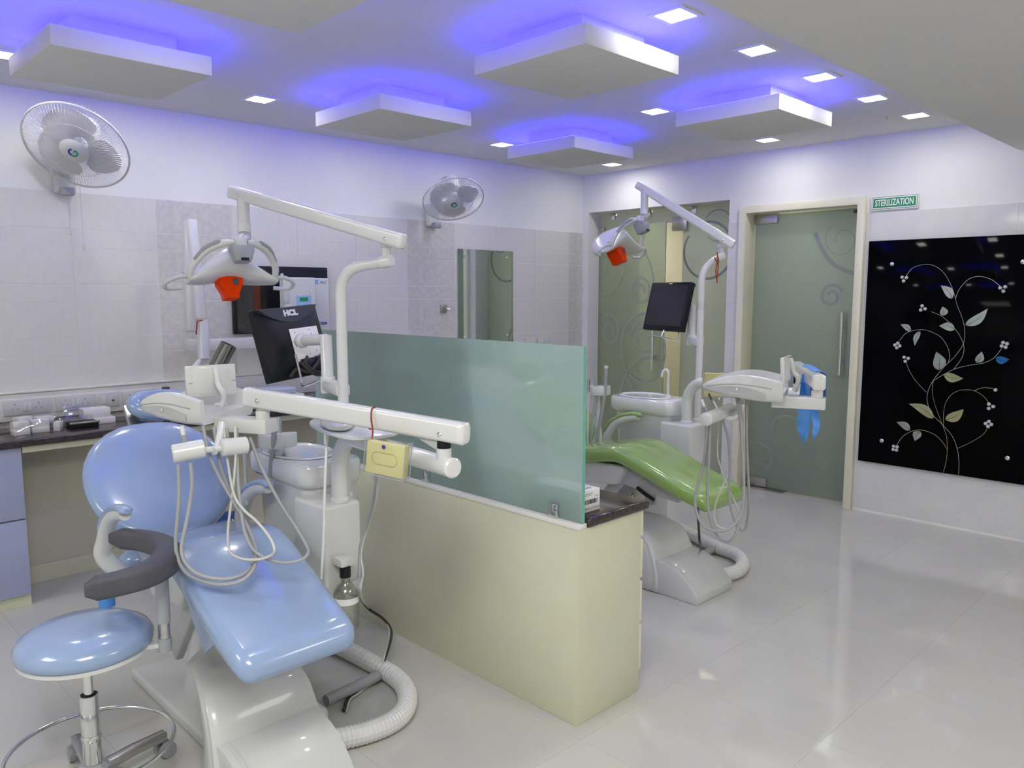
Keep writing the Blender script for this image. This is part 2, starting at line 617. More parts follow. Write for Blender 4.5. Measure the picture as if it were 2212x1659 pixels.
for y1, y0 in ((2.158, 1.72), (1.72, 1.28), (1.28, 0.84), (0.84, 0.40), (0.40, -0.04), (3.188, 3.083)):
    for k in range(7):
        key = round(y1 - y0, 3)
        if key not in protos:
            w_ = y1 - y0
            mm = M()
            mm.box(0, 0.012, 0.0008, w_ - 0.0008, -0.1895, -0.001)
            mm.box(0, 0.012, 0.0008, w_ - 0.0008, -0.285, -0.1915)
            protos[key] = mm.build('wall_tile', tile_white, wb, local=True, smooth=0)
            protos[key].location = (XB - 0.012, y0, ZT - TH * k)
        else:
            share(protos[key], wb, (XB - 0.012, y0, ZT - TH * k))

# ------------------------------------------------------------------ floating ceiling panels with blue light
proto = None
PW_ = 0.585
for i, (x0, y0, lab) in enumerate((
        (2.205, 1.885, 'white square ceiling panel glowing blue above the glass screen, beside the row of downlights'),
        (0.865, 3.215, 'white square ceiling panel with blue glow above the larger near fan'),
        (2.265, 3.215, 'white square ceiling panel with blue glow between the two wall fans'),
        (3.70, 3.235, 'white square ceiling panel with blue glow nearest the far corner of the room'),
        (3.635, 1.885, 'white square ceiling panel with blue glow in front of the sterilization door'),
        (0.845, 1.915, 'white square ceiling panel of which only one grey corner shows at the top edge'))):
    if proto is None:
        t = thing('ceiling_panel', lab, 'ceiling panel', (x0, y0, 2.37), 'floating ceiling panels with blue light')
        proto = t
        M().box(0, PW_, 0, PW_, 0, 0.075).build('panel', ceil_paint, t, local=True, bevel=0.004, smooth=30)
        M().box(0.1, PW_ - 0.1, 0.1, PW_ - 0.1, 0.075, 0.15).build('mount_block', ceil_paint, t, local=True, smooth=0)
        for q in ((0.035, PW_ - 0.035, 0.035, 0.047), (0.035, PW_ - 0.035, PW_ - 0.047, PW_ - 0.035),
                  (0.035, 0.047, 0.050, PW_ - 0.050), (PW_ - 0.047, PW_ - 0.035, 0.050, PW_ - 0.050)):
            M().box(*q, 0.0752, 0.0840).build('light_strip', blue_emit, t, local=True, smooth=0)
    else:
        t = copy_tree(proto)
        t.location = (x0, y0, 2.37)
        t['label'] = lab

# ------------------------------------------------------------------ downlights
proto = None
DL = [(2.57, 1.757, 'square downlight nearest the viewer in the row beside the soffit'),
      (3.178, 1.757, 'second square downlight in the row beside the soffit'),
      (3.778, 1.757, 'third square downlight in the row beside the soffit'),
      (4.382, 1.745, 'fourth square downlight in the row, before the hanging wire'),
      (4.979, 1.730, 'last square downlight in the row, above the green sign'),
      (3.808, 2.727, 'square downlight between two blue-lit panels over the glass screen'),
      (5.052, 2.694, 'square downlight in front of the sterilization door'),
      (5.113, 4.07, 'square downlight in the far corner of the ceiling'),
      (3.888, 4.069, 'square downlight near the wall above the smaller far fan'),
      (2.075, 4.033, 'square downlight near the wall between the fans, beside the lamp arm'),
      (0.895, 4.067, 'square downlight cut by the left picture edge, above the near fan'),
      (1.35, 1.757, 'square downlight above the viewer, out of the picture'), (2.62, 2.72, 'square downlight hidden above the panel over the glass screen'),
      (1.30, 2.74, 'square downlight just above the top picture edge'), (3.0, 4.07, 'square downlight hidden above the panel between the fans'),
      (1.47, 4.09, 'square downlight hidden above the panel over the near fan')]
for x, y, lab in DL:
    if proto is None:
        t = thing('ceiling_light', lab, 'downlight', (x, y, ZC), 'square ceiling downlights')
        proto = t
        tr = M()
        a, b = 0.075, 0.056
        tr.loft([[(s * r, q * r, z) for s, q in ((-1, -1), (1, -1), (1, 1), (-1, 1))] for r, z in ((a, 0), (a, -0.004), (b, -0.004), (b, 0.0))], cap=False, closed=True)
        tr.build('trim_ring', white_paint, t, local=True, smooth=0)
        M().box(-0.054, 0.054, -0.054, 0.054, -0.003, -0.0012).build('diffuser', lamp_emit, t, local=True, bevel=0.0, smooth=0)
    else:
        t = copy_tree(proto)
        t.location = (x, y, ZC)
        t['label'] = lab

w = M()
w.tube([(4.878, 1.877, 2.554), (4.890, 1.865, 2.549), (4.890, 1.857, 2.503)], 0.0025, 6)
w.tube([(4.858, 1.895, 2.546), (4.872, 1.882, 2.551)], 0.002, 6)
tag(w.build('loose_wire', grey_plastic), 'thin bare wire dangling from the ceiling beside the row of downlights', 'wire')

# ------------------------------------------------------------------ door 1: sterilization
d1 = struct(thing('door_1', 'cream framed door of grey green etched glass', 'door', (5.42, 2.16, 0)), 'cream framed door of grey green etched glass')
del d1['category']
fm = M()
fm.prism([(2.16, 0), (2.16, 2.132), (3.085, 2.132), (3.085, 0), (3.03, 0), (3.03, 2.08), (2.212, 2.08), (2.212, 0)], 5.395, 5.60, 'x')
fm.build('door_frame', cream_frame, d1, bevel=0.004, smooth=30)
gx = 5.535
lf = M().box(gx, gx + 0.012, 2.218, 3.022, 0.012, 2.072).build('glass_leaf', glass_door, d1, smooth=0)
pf = M().box(gx - 0.012, gx + 0.024, 2.845, 3.024, 2.005, 2.075).build('patch_fitting', steel, d1, bevel=0.003)
M().box(gx - 0.012, gx + 0.024, 2.855, 3.024, 0.012, 0.078).build('patch_fitting', steel, d1, bevel=0.003)
M().box(5.46, 5.60, 2.70, 3.02, 0.0, 0.006).build('floor_plate', steel, d1, bevel=0.002)
hd = M()
hx = gx - 0.055
cyl(hd, (hx, 2.315, 0.92), (hx, 2.315, 1.36), 0.0125, 14)
for z in (1.02, 1.26):
    cyl(hd, (hx, 2.315, z), (gx + 0.03, 2.315, z), 0.008, 10)
cyl(hd, (gx + 0.03, 2.315, 0.92), (gx + 0.03, 2.315, 1.36), 0.0125, 14)
hd.build('handle', chrome, d1)
M().lathe([(0.018, 0), (0.018, 0.02), (0.006, 0.022)], 16, axis_frame((gx - 0.01, 2.27, 2.06), (0, 0, -1))).build('door_stop', dark_plastic, d1)
mt1 = frame((gx - 0.0005, 0, 0), (0, -1, 0), za=(-1, 0, 0))
def etched(par, mt, pts, w_, m):
    return ribbon(pts, w_, 0.0004, mt).build('etched_swirl', m, par, smooth=0)
for pts, w_ in ((spiral(-2.42, 1.47, 0.085, 1.4, 0.4, 1, 0.3), 0.022), (spiral(-2.36, 1.86, 0.13, 1.2, 2.2, 1, 0.35), 0.006),
                ([(-2.56, 1.92), (-2.50, 1.80), (-2.42, 1.70), (-2.28, 1.63), (-2.23, 1.63)], 0.03),
                ):
    etched(lf, mt1, pts, w_, etch_dark)
for pts, w_ in ((spiral(-2.72, 0.45, 0.17, 0.7, -1.0, 1, 0.6), 0.02), (spiral(-2.93, 0.25, 0.12, 1.0, -1.0, 1, 0.5), 0.02)):
    etched(lf, mt1, pts, w_, etch_dim)
# things dimly seen behind the door
sb = thing('steel_table', 'blurred steel table behind the grey green glass door', 'table', (6.3, 2.5, 0))
M().box(6.0, 6.6, 2.0, 3.0, 0.84, 0.88).build('top', steel, sb, bevel=0.004)
for a_ in ((6.03, 2.03), (6.57, 2.03), (6.03, 2.97), (6.57, 2.97)):
    cyl(M(), (a_[0], a_[1], 0), (a_[0], a_[1], 0.84), 0.02, 10).build('leg', steel, sb)

# ------------------------------------------------------------------ window_1 (fixed glass) and door_2 (leaf ajar)
w1 = struct(M().box(5.598, 5.610, 3.192, 3.705, 0.01, 2.192).build('window_1', glass_side, smooth=0), 'pale frosted fixed glass panel with a large etched circle')
w2 = struct(M().box(5.598, 5.610, 3.712, 4.636, 2.075, 2.192).build('window_2', glass_side, smooth=0), 'narrow frosted glass strip above the green glass door')
for y_, z_ in ((4.43, 2.155), (3.60, 2.145), (3.22, 2.145), (4.05, 2.155)):
    M().box(5.585, 5.622, y_ - 0.022, y_ + 0.022, z_ - 0.02, 2.194).build('glass_clip', chrome, w2 if y_ > 3.71 else w1, bevel=0.002)
mtw = frame((5.597, 0, 0), (0, -1, 0), za=(-1, 0, 0))
for pts, w_, m_ in ((spiral(-3.47, 1.83, 0.23, 0.9, 1.9, -1, 0.95), 0.02, etch_dark), (spiral(-3.38, 2.02, 0.13, 0.8, 2.6, -1, 0.9), 0.012, etch_pale)):
    etched(w1, mtw, pts, w_, m_)
th = math.radians(-12.5)
hinge = V((5.604, 4.632, 0))
leaf_dir = V((math.sin(th), -math.cos(th), 0))
leaf_n = V((-math.cos(th), -math.sin(th), 0))
d2 = struct(thing('door_2', 'green frosted glass door with swirls standing ajar', 'door', hinge), 'green frosted glass door with swirls standing ajar')
del d2['category']
mtd = frame(hinge, leaf_dir, za=leaf_n)      # x along the leaf, y up, z towards the room
lf2 = M().box(0.004, 0.915, 0.012, 2.065, -0.006, 0.006, mtd).build('glass_leaf', glass_leaf, d2, smooth=0)
M().box(0.0, 0.14, 1.99, 2.07, -0.02, 0.02, mtd).build('patch_fitting', steel, d2, bevel=0.003)
M().box(0.0, 0.16, 0.012, 0.08, -0.02, 0.02, mtd).build('patch_fitting', steel, d2, bevel=0.003)
hd = M()
for s in (0.05, -0.05):
    hd.tube([mtd @ V((0.83, 0.86, s)), mtd @ V((0.83, 1.30, s))], 0.013, 14)
for z in (0.97, 1.19):
    hd.tube([mtd @ V((0.83, z, -0.05)), mtd @ V((0.83, z, 0.05))], 0.008, 10)
hd.build('handle', chrome, d2)
M().box(5.575, 5.63, 3.66, 3.80, 2.00, 2.115).build('corner_fitting', steel, w1, bevel=0.003)
M().box(5.575, 5.63, 4.56, 4.636, 2.00, 2.075).build('corner_fitting', steel, w2, bevel=0.003)
for pts, w_ in ((spiral(0.56, 1.50, 0.145, 1.6, 3.6, -1, 0.25), 0.022), (spiral(0.15, 1.16, 0.15, 1.5, 2.4, -1, 0.25), 0.024),
                (spiral(0.60, 1.10, 0.16, 1.5, 2.9, -1, 0.28), 0.022), (spiral(0.60, 1.02, 0.30, 0.85, 1.5, 1, 0.9), 0.022),
                ([(0.02, 1.48), (0.14, 1.50), (0.26, 1.58), (0.32, 1.72), (0.27, 1.86)], 0.024),
                ([(0.02, 1.92), (0.08, 1.82), (0.07, 1.70), (0.02, 1.66)], 0.02),
                ([(0.25, 0.25), (0.28, 0.52), (0.36, 0.74), (0.50, 0.90), (0.70, 0.95), (0.82, 0.92)], 0.024),
                ([(0.40, 0.75), (0.50, 0.64), (0.64, 0.60), (0.80, 0.66)], 0.022),
                ([(0.5, 1.9), (0.62, 1.80), (0.70, 1.66), (0.72, 1.5)], 0.018)):
    etched(lf2, mtd @ Matrix.Translation((0.07, 0, 0.0065)), pts, w_, etch_pale)

# ------------------------------------------------------------------ sign
sg = tag(M().box(5.417, 5.4235, 1.836, 2.130, 2.034, 2.125).build('sign', white_ink, at=(5.42, 1.983, 2.08), smooth=0), 'green and white sterilization sign on the white wall', 'sign')
M().box(5.4158, 5.4168, 1.842, 2.124, 2.040, 2.119).build('dark_border', mat('sign_rim_green', (0.02, 0.16, 0.07, 1), 0.5), sg, smooth=0)
M().box(5.4150, 5.4160, 1.845, 2.121, 2.043, 2.116).build('white_border', white_ink, sg, smooth=0)
M().box(5.4140, 5.4152, 1.851, 2.115, 2.050, 2.109).build('green_field', sign_green, sg, smooth=0)
text('lettering', 'STERILIZATION', 0.058, white_ink, sg, frame((5.4138, 1.983, 2.0785), (0, -1, 0), za=(-1, 0, 0)), bold=0.0012, width=0.60)

# ------------------------------------------------------------------ black glass artwork
aw = tag(M().box(5.396, 5.412, 0.86, 2.123, 0.355, 1.835).build('glass_artwork', board_black, at=(5.42, 1.5, 0.355), bevel=0.002, smooth=30), 'large black glass wall panel with a flowering vine of wire and mirror leaves', 'wall art')
def wire(pts, m_, r=0.0013):
    P = catmull([V((5.392, y, z)) for y, z in pts], 6)
    return M().tube(P, r, 5).build('vine_wire', m_, aw)
wire([(1.879,1.598),(1.840,1.652),(1.775,1.673),(1.711,1.664),(1.654,1.619),(1.610,1.546),(1.584,1.479),(1.567,1.421),(1.531,1.335),(1.514,1.259),(1.518,1.181),(1.561,1.101),(1.620,1.029),(1.674,0.945),(1.702,0.872),(1.703,0.802),(1.671,0.729),(1.607,0.666),(1.545,0.599),(1.513,0.524),(1.498,0.446),(1.495,0.362)], silver_wire)
wire([(1.578,1.459),(1.560,1.517),(1.511,1.579),(1.453,1.594),(1.393,1.577),(1.350,1.544),(1.328,1.521)], silver_wire)
wire([(1.713,1.377),(1.647,1.347),(1.581,1.285),(1.533,1.219),(1.512,1.157),(1.521,1.094),(1.561,1.023)], silver_wire)
wire([(1.895,1.184),(1.855,1.236),(1.789,1.259),(1.724,1.256),(1.649,1.219),(1.605,1.158),(1.590,1.099),(1.595,1.065)], silver_wire)
wire([(1.309,1.163),(1.347,1.104),(1.403,1.070),(1.479,1.051),(1.557,1.023),(1.617,0.984),(1.669,0.945)], silver_wire)
wire([(1.847,1.049),(1.822,0.994),(1.781,0.932),(1.713,0.863)], silver_wire)
wire([(1.674,0.945),(1.678,0.875),(1.656,0.786),(1.613,0.681),(1.581,0.604),(1.569,0.526),(1.571,0.435),(1.582,0.362)], gold_wire)
wire([(1.600,0.662),(1.603,0.752),(1.593,0.813),(1.556,0.871),(1.496,0.898),(1.435,0.895),(1.382,0.863),(1.353,0.822)], gold_wire)
wire([(1.444,0.896),(1.394,0.919),(1.339,0.921)], gold_wire)
wire([(1.352,0.678),(1.376,0.631),(1.442,0.573),(1.516,0.523)], gold_wire)
wire([(1.873,0.498),(1.837,0.561),(1.772,0.607),(1.715,0.615),(1.649,0.596),(1.601,0.557),(1.569,0.511)], gold_wire)
def leaf(base, tip, w_, m_):
    b, t_ = V((base[0], base[1])), V((tip[0], tip[1]))
    d = t_ - b
    n = V((-d.y, d.x)).normalized()
    for sgn in (1, -1):
        L = []
        R = []
        for k in range(9):
            t = k / 8
            c = b + d * t + n * (0.10 * d.length * math.sin(PI * t))
            gap = 0.0016 * (1 - t)
            wd = w_ * math.sin(PI * min(1, t ** 0.75)) / 2
            L.append(c + n * sgn * gap)
            R.append(c + n * sgn * (gap + wd))
        ring = L + R[::-1]
        mm = M()
        mm.loft([[V((5.394 - dx, p.x, p.y)) for p in ring] for dx in (0, 0.0016)])
        mm.build('leaf', m_, aw, smooth=0)
for q, w_, m_ in (([(1.596,1.461),(1.667,1.541)], 0.05, leaf_mirror), ([(1.571,1.271),(1.662,1.288)], 0.05, leaf_mirror), ([(1.641,1.352),(1.649,1.410)], 0.045, leaf_mirror),
                  ([(1.513,1.297),(1.397,1.402)], 0.055, leaf_mirror), ([(1.829,1.250),(1.894,1.291)], 0.035, leaf_mirror), ([(1.772,1.251),(1.798,1.156)], 0.032, leaf_mirror),
                  ([(1.648,1.009),(1.669,1.125)], 0.075, leaf_mirror), ([(1.437,1.070),(1.414,1.140)], 0.045, leaf_mirror), ([(1.338,1.100),(1.264,1.102)], 0.045, leaf_blue),
                  ([(1.617,0.984),(1.505,0.968)], 0.055, leaf_olive), ([(1.660,0.700),(1.814,0.778)], 0.06, leaf_olive), ([(1.591,0.698),(1.491,0.777)], 0.06, leaf_olive),
                  ([(1.796,0.605),(1.883,0.649)], 0.045, leaf_mirror), ([(1.736,0.607),(1.763,0.539)], 0.05, leaf_mirror)):
    leaf(q[0], q[1], w_, m_)
def flower(p, n_, a0=0.4):
    for k in range(n_):
        a = a0 + 2 * PI * k / n_
        r = 0.0155 if n_ > 1 else 0
        mm = M().lathe([(0.002, 0.009), (0.008, 0.007), (0.0115, 0.0), (0.0115, -0.003)], 8, frame((5.392, p[0] + r * math.cos(a), p[1] + r * math.sin(a)), (0, 1, 0), za=(-1, 0, 0)))
        mm.build('crystal', crystal, aw, smooth=20)
for p, n_ in zip([(1.888,1.586),(1.325,1.520),(1.765,1.397),(1.906,1.153),(1.296,1.186),(1.848,1.068),(1.326,0.912),(1.347,0.809),(1.350,0.700),(1.883,0.474)], (3, 3, 3, 4, 4, 3, 1, 3, 4, 4)):
    flower(p, n_, random.random() * 2)
for y_, z_ in [(1.968,1.682),(1.232,1.676),(1.971,0.513),(1.237,0.506)]:
    M().lathe([(0.013, -0.006), (0.013, 0.002), (0.006, 0.005)], 14, frame((5.394, y_, z_), (0, 1, 0), za=(-1, 0, 0))).build('fixing_stud', chrome, aw)

# ------------------------------------------------------------------ mirror, dark panel, hook, on the left wall
mr = tag(M().box(3.957, 4.547, 4.630, 4.638, 0.90, 1.828).build('mirror', mirror_mat, at=(4.25, 4.636, 0.90), smooth=0), 'tall frameless mirror with small studs on the tiled wall', 'mirror')
for x_, z_ in ((4.02, 1.775), (4.48, 1.775), (4.02, 1.15), (4.48, 1.15)):
    M().lathe([(0.010, 0), (0.010, 0.004), (0.004, 0.010)], 12, axis_frame((x_, 4.63, z_), (0, -1, 0))).build('stud', chrome, mr)
bk = thing('dark_glass_panel', 'dark glossy panel on the tiled wall behind the near lamp', 'wall panel', (2.48, 4.62, 1.25))
M().box(2.15, 2.80, 4.600, 4.638, 1.245, 1.66).build('frame', black_plastic, bk, bevel=0.003)
M().box(2.165, 2.36, 4.596, 4.6005, 1.25, 1.65).build('glass_inset', tinted_board, bk, smooth=0)
M().box(2.275, 2.318, 4.5945, 4.5962, 1.25, 1.65).build('brown_strip', mat('brown_strip', (0.11, 0.03, 0.012, 1), 0.2), bk, smooth=0)
hk = thing('coat_hook', 'small square chrome hook on the tiles left of the mirror', 'hook', (3.82, 4.636, 1.374))
M().box(3.785, 3.845, 4.628, 4.6385, 1.345, 1.405).build('plate', steel, hk, bevel=0.002)
M().tube(catmull([(3.815, 4.628, 1.38), (3.82, 4.60, 1.375), (3.835, 4.585, 1.372), (3.85, 4.58, 1.385)], 5), 0.005, 8).build('peg', chrome, hk)

# ------------------------------------------------------------------ socket strip, sockets and switch plates
st = tag(M().box(0.3, 2.75, 4.605, 4.638, 0.845, 0.985).build('socket_rail', ledge_white, at=(1.5, 4.63, 0.845), bevel=0.004), 'long white rail behind the counter carrying the socket plates', 'rail')
M().box(0.3, 2.75, 4.596, 4.638, 0.986, 0.996).build('cap_strip', ledge_white, st, bevel=0.002)
def plate(x0, x1, z0, z1, y, lab, holes, rockers, grp, port=None):
    p = thing('socket_plate', lab, 'socket', ((x0 + x1) / 2, y, z0), grp)
    M().box(x0, x1, y - 0.009, y - 0.0005, z0, z1).build('face_plate', plastic, p, bevel=0.003)
    zc = (z0 + z1) / 2
    for hx_ in holes:
        for dx, dz, r in ((0, 0.016, 0.0042), (-0.012, -0.008, 0.0035), (0.012, -0.008, 0.0035)):
            cyl(M(), (hx_ + dx, y - 0.0098, zc + dz), (hx_ + dx, y - 0.006, zc + dz), r, 10).build('socket_hole', grey_plastic, p)
    for rx in rockers:
        M().box(rx - 0.010, rx + 0.010, y - 0.014, y - 0.006, zc - 0.022, zc + 0.022).build('rocker_switch', porcelain, p, bevel=0.002)
    if port:
        M().box(port - 0.006, port + 0.006, y - 0.0098, y - 0.006, zc - 0.012, zc - 0.001).build('port', dark_plastic, p, smooth=0)
    return p
G = 'socket plates behind the counter'
plate(0.915, 1.130, 0.875, 0.955, 4.605, 'leftmost white twin socket plate above the bag of boxes', (0.965, 1.072), (1.008, 1.029), G)
plate(1.150, 1.345, 0.875, 0.955, 4.605, 'white twin socket plate behind the two stacked white cartons', (1.196, 1.292), (1.234, 1.255), G)
plate(1.360, 1.465, 0.875, 0.955, 4.605, 'short white plate with one rocker and a black port', (), (1.387,), G, 1.432)
plate(1.480, 1.68, 0.875, 0.955, 4.605, 'white plate partly hidden by the blue headrest', (1.52, 1.63), (1.575,), G)
G = 'switch plates above the far counter'
for x0, lab in ((4.555, 'white switch plate beside the mirror, just above the glass screen'), (4.70, 'middle one of three white switch plates above the glass screen'), (4.85, 'white switch plate nearest the corner, above the glass screen')):
    plate(x0, x0 + 0.14, 1.03, 1.118, 4.640, lab, (), (x0 + 0.03, x0 + 0.056, x0 + 0.082, x0 + 0.108), G)

# ------------------------------------------------------------------ left counter, cabinet and things on it
tag(M().box(0.2, 2.85, 4.19, 4.636, 0.778, 0.812).build('worktop', granite, at=(1.5, 4.4, 0.778), bevel=0.008, seg=3), 'long dark granite worktop along the tiled wall', 'worktop')
cb = thing('drawer_cabinet', 'lavender fronted cabinet under the left end of the worktop', 'cabinet', (0.6, 4.24, 0))
M().box(0.2, 0.899, 4.235, 4.63, 0.0, 0.776).build('body', cream, cb, smooth=0)
for z0, z1 in ((0.06, 0.425), (0.432, 0.774)):
    M().box(0.205, 0.897, 4.216, 4.2345, z0, z1).build('drawer_front', lavender, cb, bevel=0.002)
ap = thing('knee_panel', 'beige back panel and cream rail under the worktop', 'panel', (1.8, 4.5, 0))
M().box(0.902, 2.84, 4.56, 4.635, 0.0, 0.72).build('back_panel', cream_dark, ap, smooth=0)
M().box(0.902, 2.84, 4.22, 4.255, 0.745, 0.776).build('front_rail', cream, ap, bevel=0.002)
M().box(0.902, 2.84, 4.548, 4.559, 0.0, 0.09).build('skirting', cream, ap, smooth=0)
# bag with small cartons
bg = thing('carton_bag', 'clear plastic bag of small white cartons on the dark worktop', 'bag', (1.0, 4.4, 0.812))
for i, (x_, y_, z_, a_, w_, d_, h_) in enumerate(((0.93, 4.36, 0.812, 8, 0.07, 0.05, 0.032), (0.93, 4.36, 0.845, 5, 0.07, 0.05, 0.030), (1.02, 4.38, 0.812, -6, 0.075, 0.05, 0.028),
                                  (1.02, 4.385, 0.841, -3, 0.075, 0.05, 0.034), (1.098, 4.37, 0.812, -30, 0.03, 0.055, 0.045), (0.955, 4.42, 0.86, 25, 0.07, 0.045, 0.03), (1.05, 4.44, 0.85, 10, 0.08, 0.05, 0.03))):
    mt = Matrix.Translation((x_, y_, z_)) @ Matrix.Rotation(math.radians(a_), 4, 'Z')
    M().box(-w_ / 2, w_ / 2, -d_ / 2, d_ / 2, 0, h_, mt).build('carton', paper, bg, bevel=0.0015)
sh = M()
rings = []
for k, (sc_, z_) in enumerate(((1.0, 0.813), (1.04, 0.835), (0.95, 0.868), (0.75, 0.895), (0.4, 0.905))):
    rings.append([(1.005 + (0.15 + 0.012 * math.sin(3 * a + k * 1.3)) * sc_ * math.cos(a), 4.395 + (0.085 + 0.008 * math.sin(5 * a + k)) * sc_ * math.sin(a), z_ + 0.004 * math.sin(7 * a + k)) for a in [2 * PI * i / 22 for i in range(22)]])
sh.loft(rings)
sh.build('plastic_bag', film_clear, bg, smooth=20)
tr_ = thing('clear_tray', 'small clear lidded tray with a dark base on the worktop', 'tray', (1.2, 4.37, 0.812))
M().box(1.145, 1.275, 4.33, 4.42, 0.812, 0.845).build('base', black_plastic, tr_, bevel=0.003)
mt = Matrix.Translation((1.21, 4.42, 0.845)) @ Matrix.Rotation(math.radians(62), 4, 'X')
M().box(-0.065, 0.065, 0, 0.085, 0, 0.004, mt).build('lid', film_clear, tr_, bevel=0.001)
M().box(1.14, 1.28, 4.326, 4.332, 0.838, 0.848).build('rim', chrome, tr_, bevel=0.001)
G = 'white cartons stacked on the worktop'
tag(M().box(1.245, 1.385, 4.425, 4.515, 0.812, 0.845).build('carton', paper, at=(1.31, 4.47, 0.812), bevel=0.0015), 'lower of two stacked white cartons on the worktop', 'box', G)
tag(M().box(1.235, 1.365, 4.43, 4.515, 0.8455, 0.895).build('carton', paper, at=(1.30, 4.47, 0.845), bevel=0.0015), 'upper of two stacked white cartons below the sockets', 'box', G)
cn = thing('spray_can', 'small black bottle on the worktop beside the headrest', 'bottle', (1.687, 4.515, 0.812))
c0 = V(cn.location)
M().lathe([(0.022, 0), (0.022, 0.09), (0.018, 0.098)], 18, Matrix.Translation(c0)).build('body', black_plastic, cn)
M().lathe([(0.020, 0.099), (0.021, 0.15), (0.019, 0.157)], 18, Matrix.Translation(c0)).build('cap', dark_plastic, cn)
for k in range(3):
    M().lathe([(0.0224, 0.035 + 0.014 * k), (0.0224, 0.041 + 0.014 * k)], 18, Matrix.Translation(c0), cap=False).build('label_print', ink_grey, cn)
apx = thing('tabletop_printer', 'white tabletop appliance with a pale blue lid on the worktop behind the monitor', 'appliance', (2.26, 4.40, 0.812))
M().box(2.10, 2.44, 4.30, 4.55, 0.814, 0.885).build('body', plastic, apx, bevel=0.012, seg=3)
M().box(2.13, 2.40, 4.33, 4.54, 0.886, 0.925).build('lid', pale_blue, apx, bevel=0.012, seg=3)
M().box(2.115, 2.43, 4.298, 4.301, 0.865, 0.870).build('seam', shade_grey, apx, smooth=0)
tag(M().box(2.60, 2.66, 4.36, 4.42, 0.812, 0.86).build('blue_box', sky_blue, at=(2.63, 4.39, 0.812), bevel=0.004), 'small bright blue box on the worktop beside the lamp pole', 'box')

# ------------------------------------------------------------------ dental x-ray machine on the wall
xr = thing('dental_xray_machine', 'white wall mounted dental x-ray unit with folded arm', 'x-ray machine', (2.65, 4.62, 1.12))
M().box(2.50, 2.728, 4.47, 4.637, 1.10, 1.588).build('wall_box', plastic, xr, bevel=0.006)
cp = M().box(2.378, 2.592, 4.40, 4.468, 1.12, 1.59).build('control_box', plastic, xr, bevel=0.010, seg=3)
M().box(2.374, 2.412, 4.397, 4.42, 1.43, 1.58).build('side_flap', plastic, xr, bevel=0.004)
kp = M().box(2.455, 2.557, 4.3975, 4.4005, 1.275, 1.478).build('keypad', keypad_blue, xr, smooth=0)
M().box(2.478, 2.534, 4.3955, 4.398, 1.445, 1.467).build('display', lcd, kp, smooth=0)
for i in range(3):
    for j in range(4):
        M().box(2.461 + 0.033 * i, 2.485 + 0.033 * i, 4.3955, 4.398, 1.405 - 0.034 * j, 1.427 - 0.034 * j).build('key', mat('key_blue', (0.30, 0.46, 0.74, 1), 0.4), kp, smooth=0)
M().lathe([(0.009, 0.0), (0.009, 0.002)], 14, axis_frame((2.556, 4.399, 1.507), (0, -1, 0))).build('round_mark', paper, xr)
text('logo', 'X', 0.042, mat('logo_blue', (0.20, 0.38, 0.80, 1), 0.5), xr, frame((2.640, 4.4685, 1.562), (1, 0, 0), za=(0, -1, 0)), bold=0.0015)
text('logo', '-Mind', 0.026, mat('logo_teal', (0.42, 0.68, 0.72, 1), 0.5), xr, frame((2.683, 4.4685, 1.563), (1, 0, 0), za=(0, -1, 0)), bold=0.0005, width=0.85)
text('logo', 'ACTEON', 0.022, ink_navy, xr, frame((2.672, 4.4685, 1.30), (1, 0, 0), za=(0, -1, 0)), bold=0.0008, width=0.8)
M().box(1.80, 2.48, 4.42, 4.52, 1.165, 1.232).build('bracket_arm', plastic, xr, bevel=0.006)
a1 = M()
def bar(m, p, q, w_, d_, up=(0, -1, 0)):
    p, q = V(p), V(q)
    mt = frame(p, q - p, za=up)
    L = (q - p).length
    pr = rrect(d_, w_, 0.25 * min(w_, d_), 3)
    return m.loft([[mt @ V((x, y_, z_)) for y_, z_ in [(b_, a_) for a_, b_ in pr]] for x in (0, L)])
bar(a1, (1.767, 4.322, 1.285), (1.810, 4.407, 1.888), 0.05, 0.05)
a1.build('lower_arm', plastic, xr, bevel=0.003)
a2 = M()
bar(a2, (1.775, 4.272, 1.882), (1.761, 4.171, 1.355), 0.052, 0.05)
a2.build('upper_arm', plastic, xr, bevel=0.003)
a3 = M()
bar(a3, (1.767, 4.164, 1.350), (1.746, 4.123, 1.145), 0.052, 0.055)
a3.tube(catmull([(1.746, 4.123, 1.145), (1.718, 4.119, 1.128), (1.678, 4.097, 1.093)], 5), 0.018, 10)
a3.build('hanger', plastic, xr, bevel=0.0)
M().tube([(1.756, 4.136, 1.351), (1.729, 4.144, 1.347), (1.720, 4.142, 1.278)], 0.004, 6).build('red_thread', thread_red, xr)
hd = M()
mt = axis_frame((1.729, 4.010, 1.047), V((1.809, 3.963, 1.234)) - V((1.745, 4.002, 1.095)))
hd.lathe([(0.02, -0.05), (0.075, -0.04), (0.085, 0.0), (0.06, 0.05)], 20, mt)
hd.build('tube_head', plastic, xr)
ch = M().lathe([(0.042, 0.02), (0.042, 0.205), (0.036, 0.207), (0.036, 0.03)], 24, mt)
ch.build('cone', film_smoke, xr)

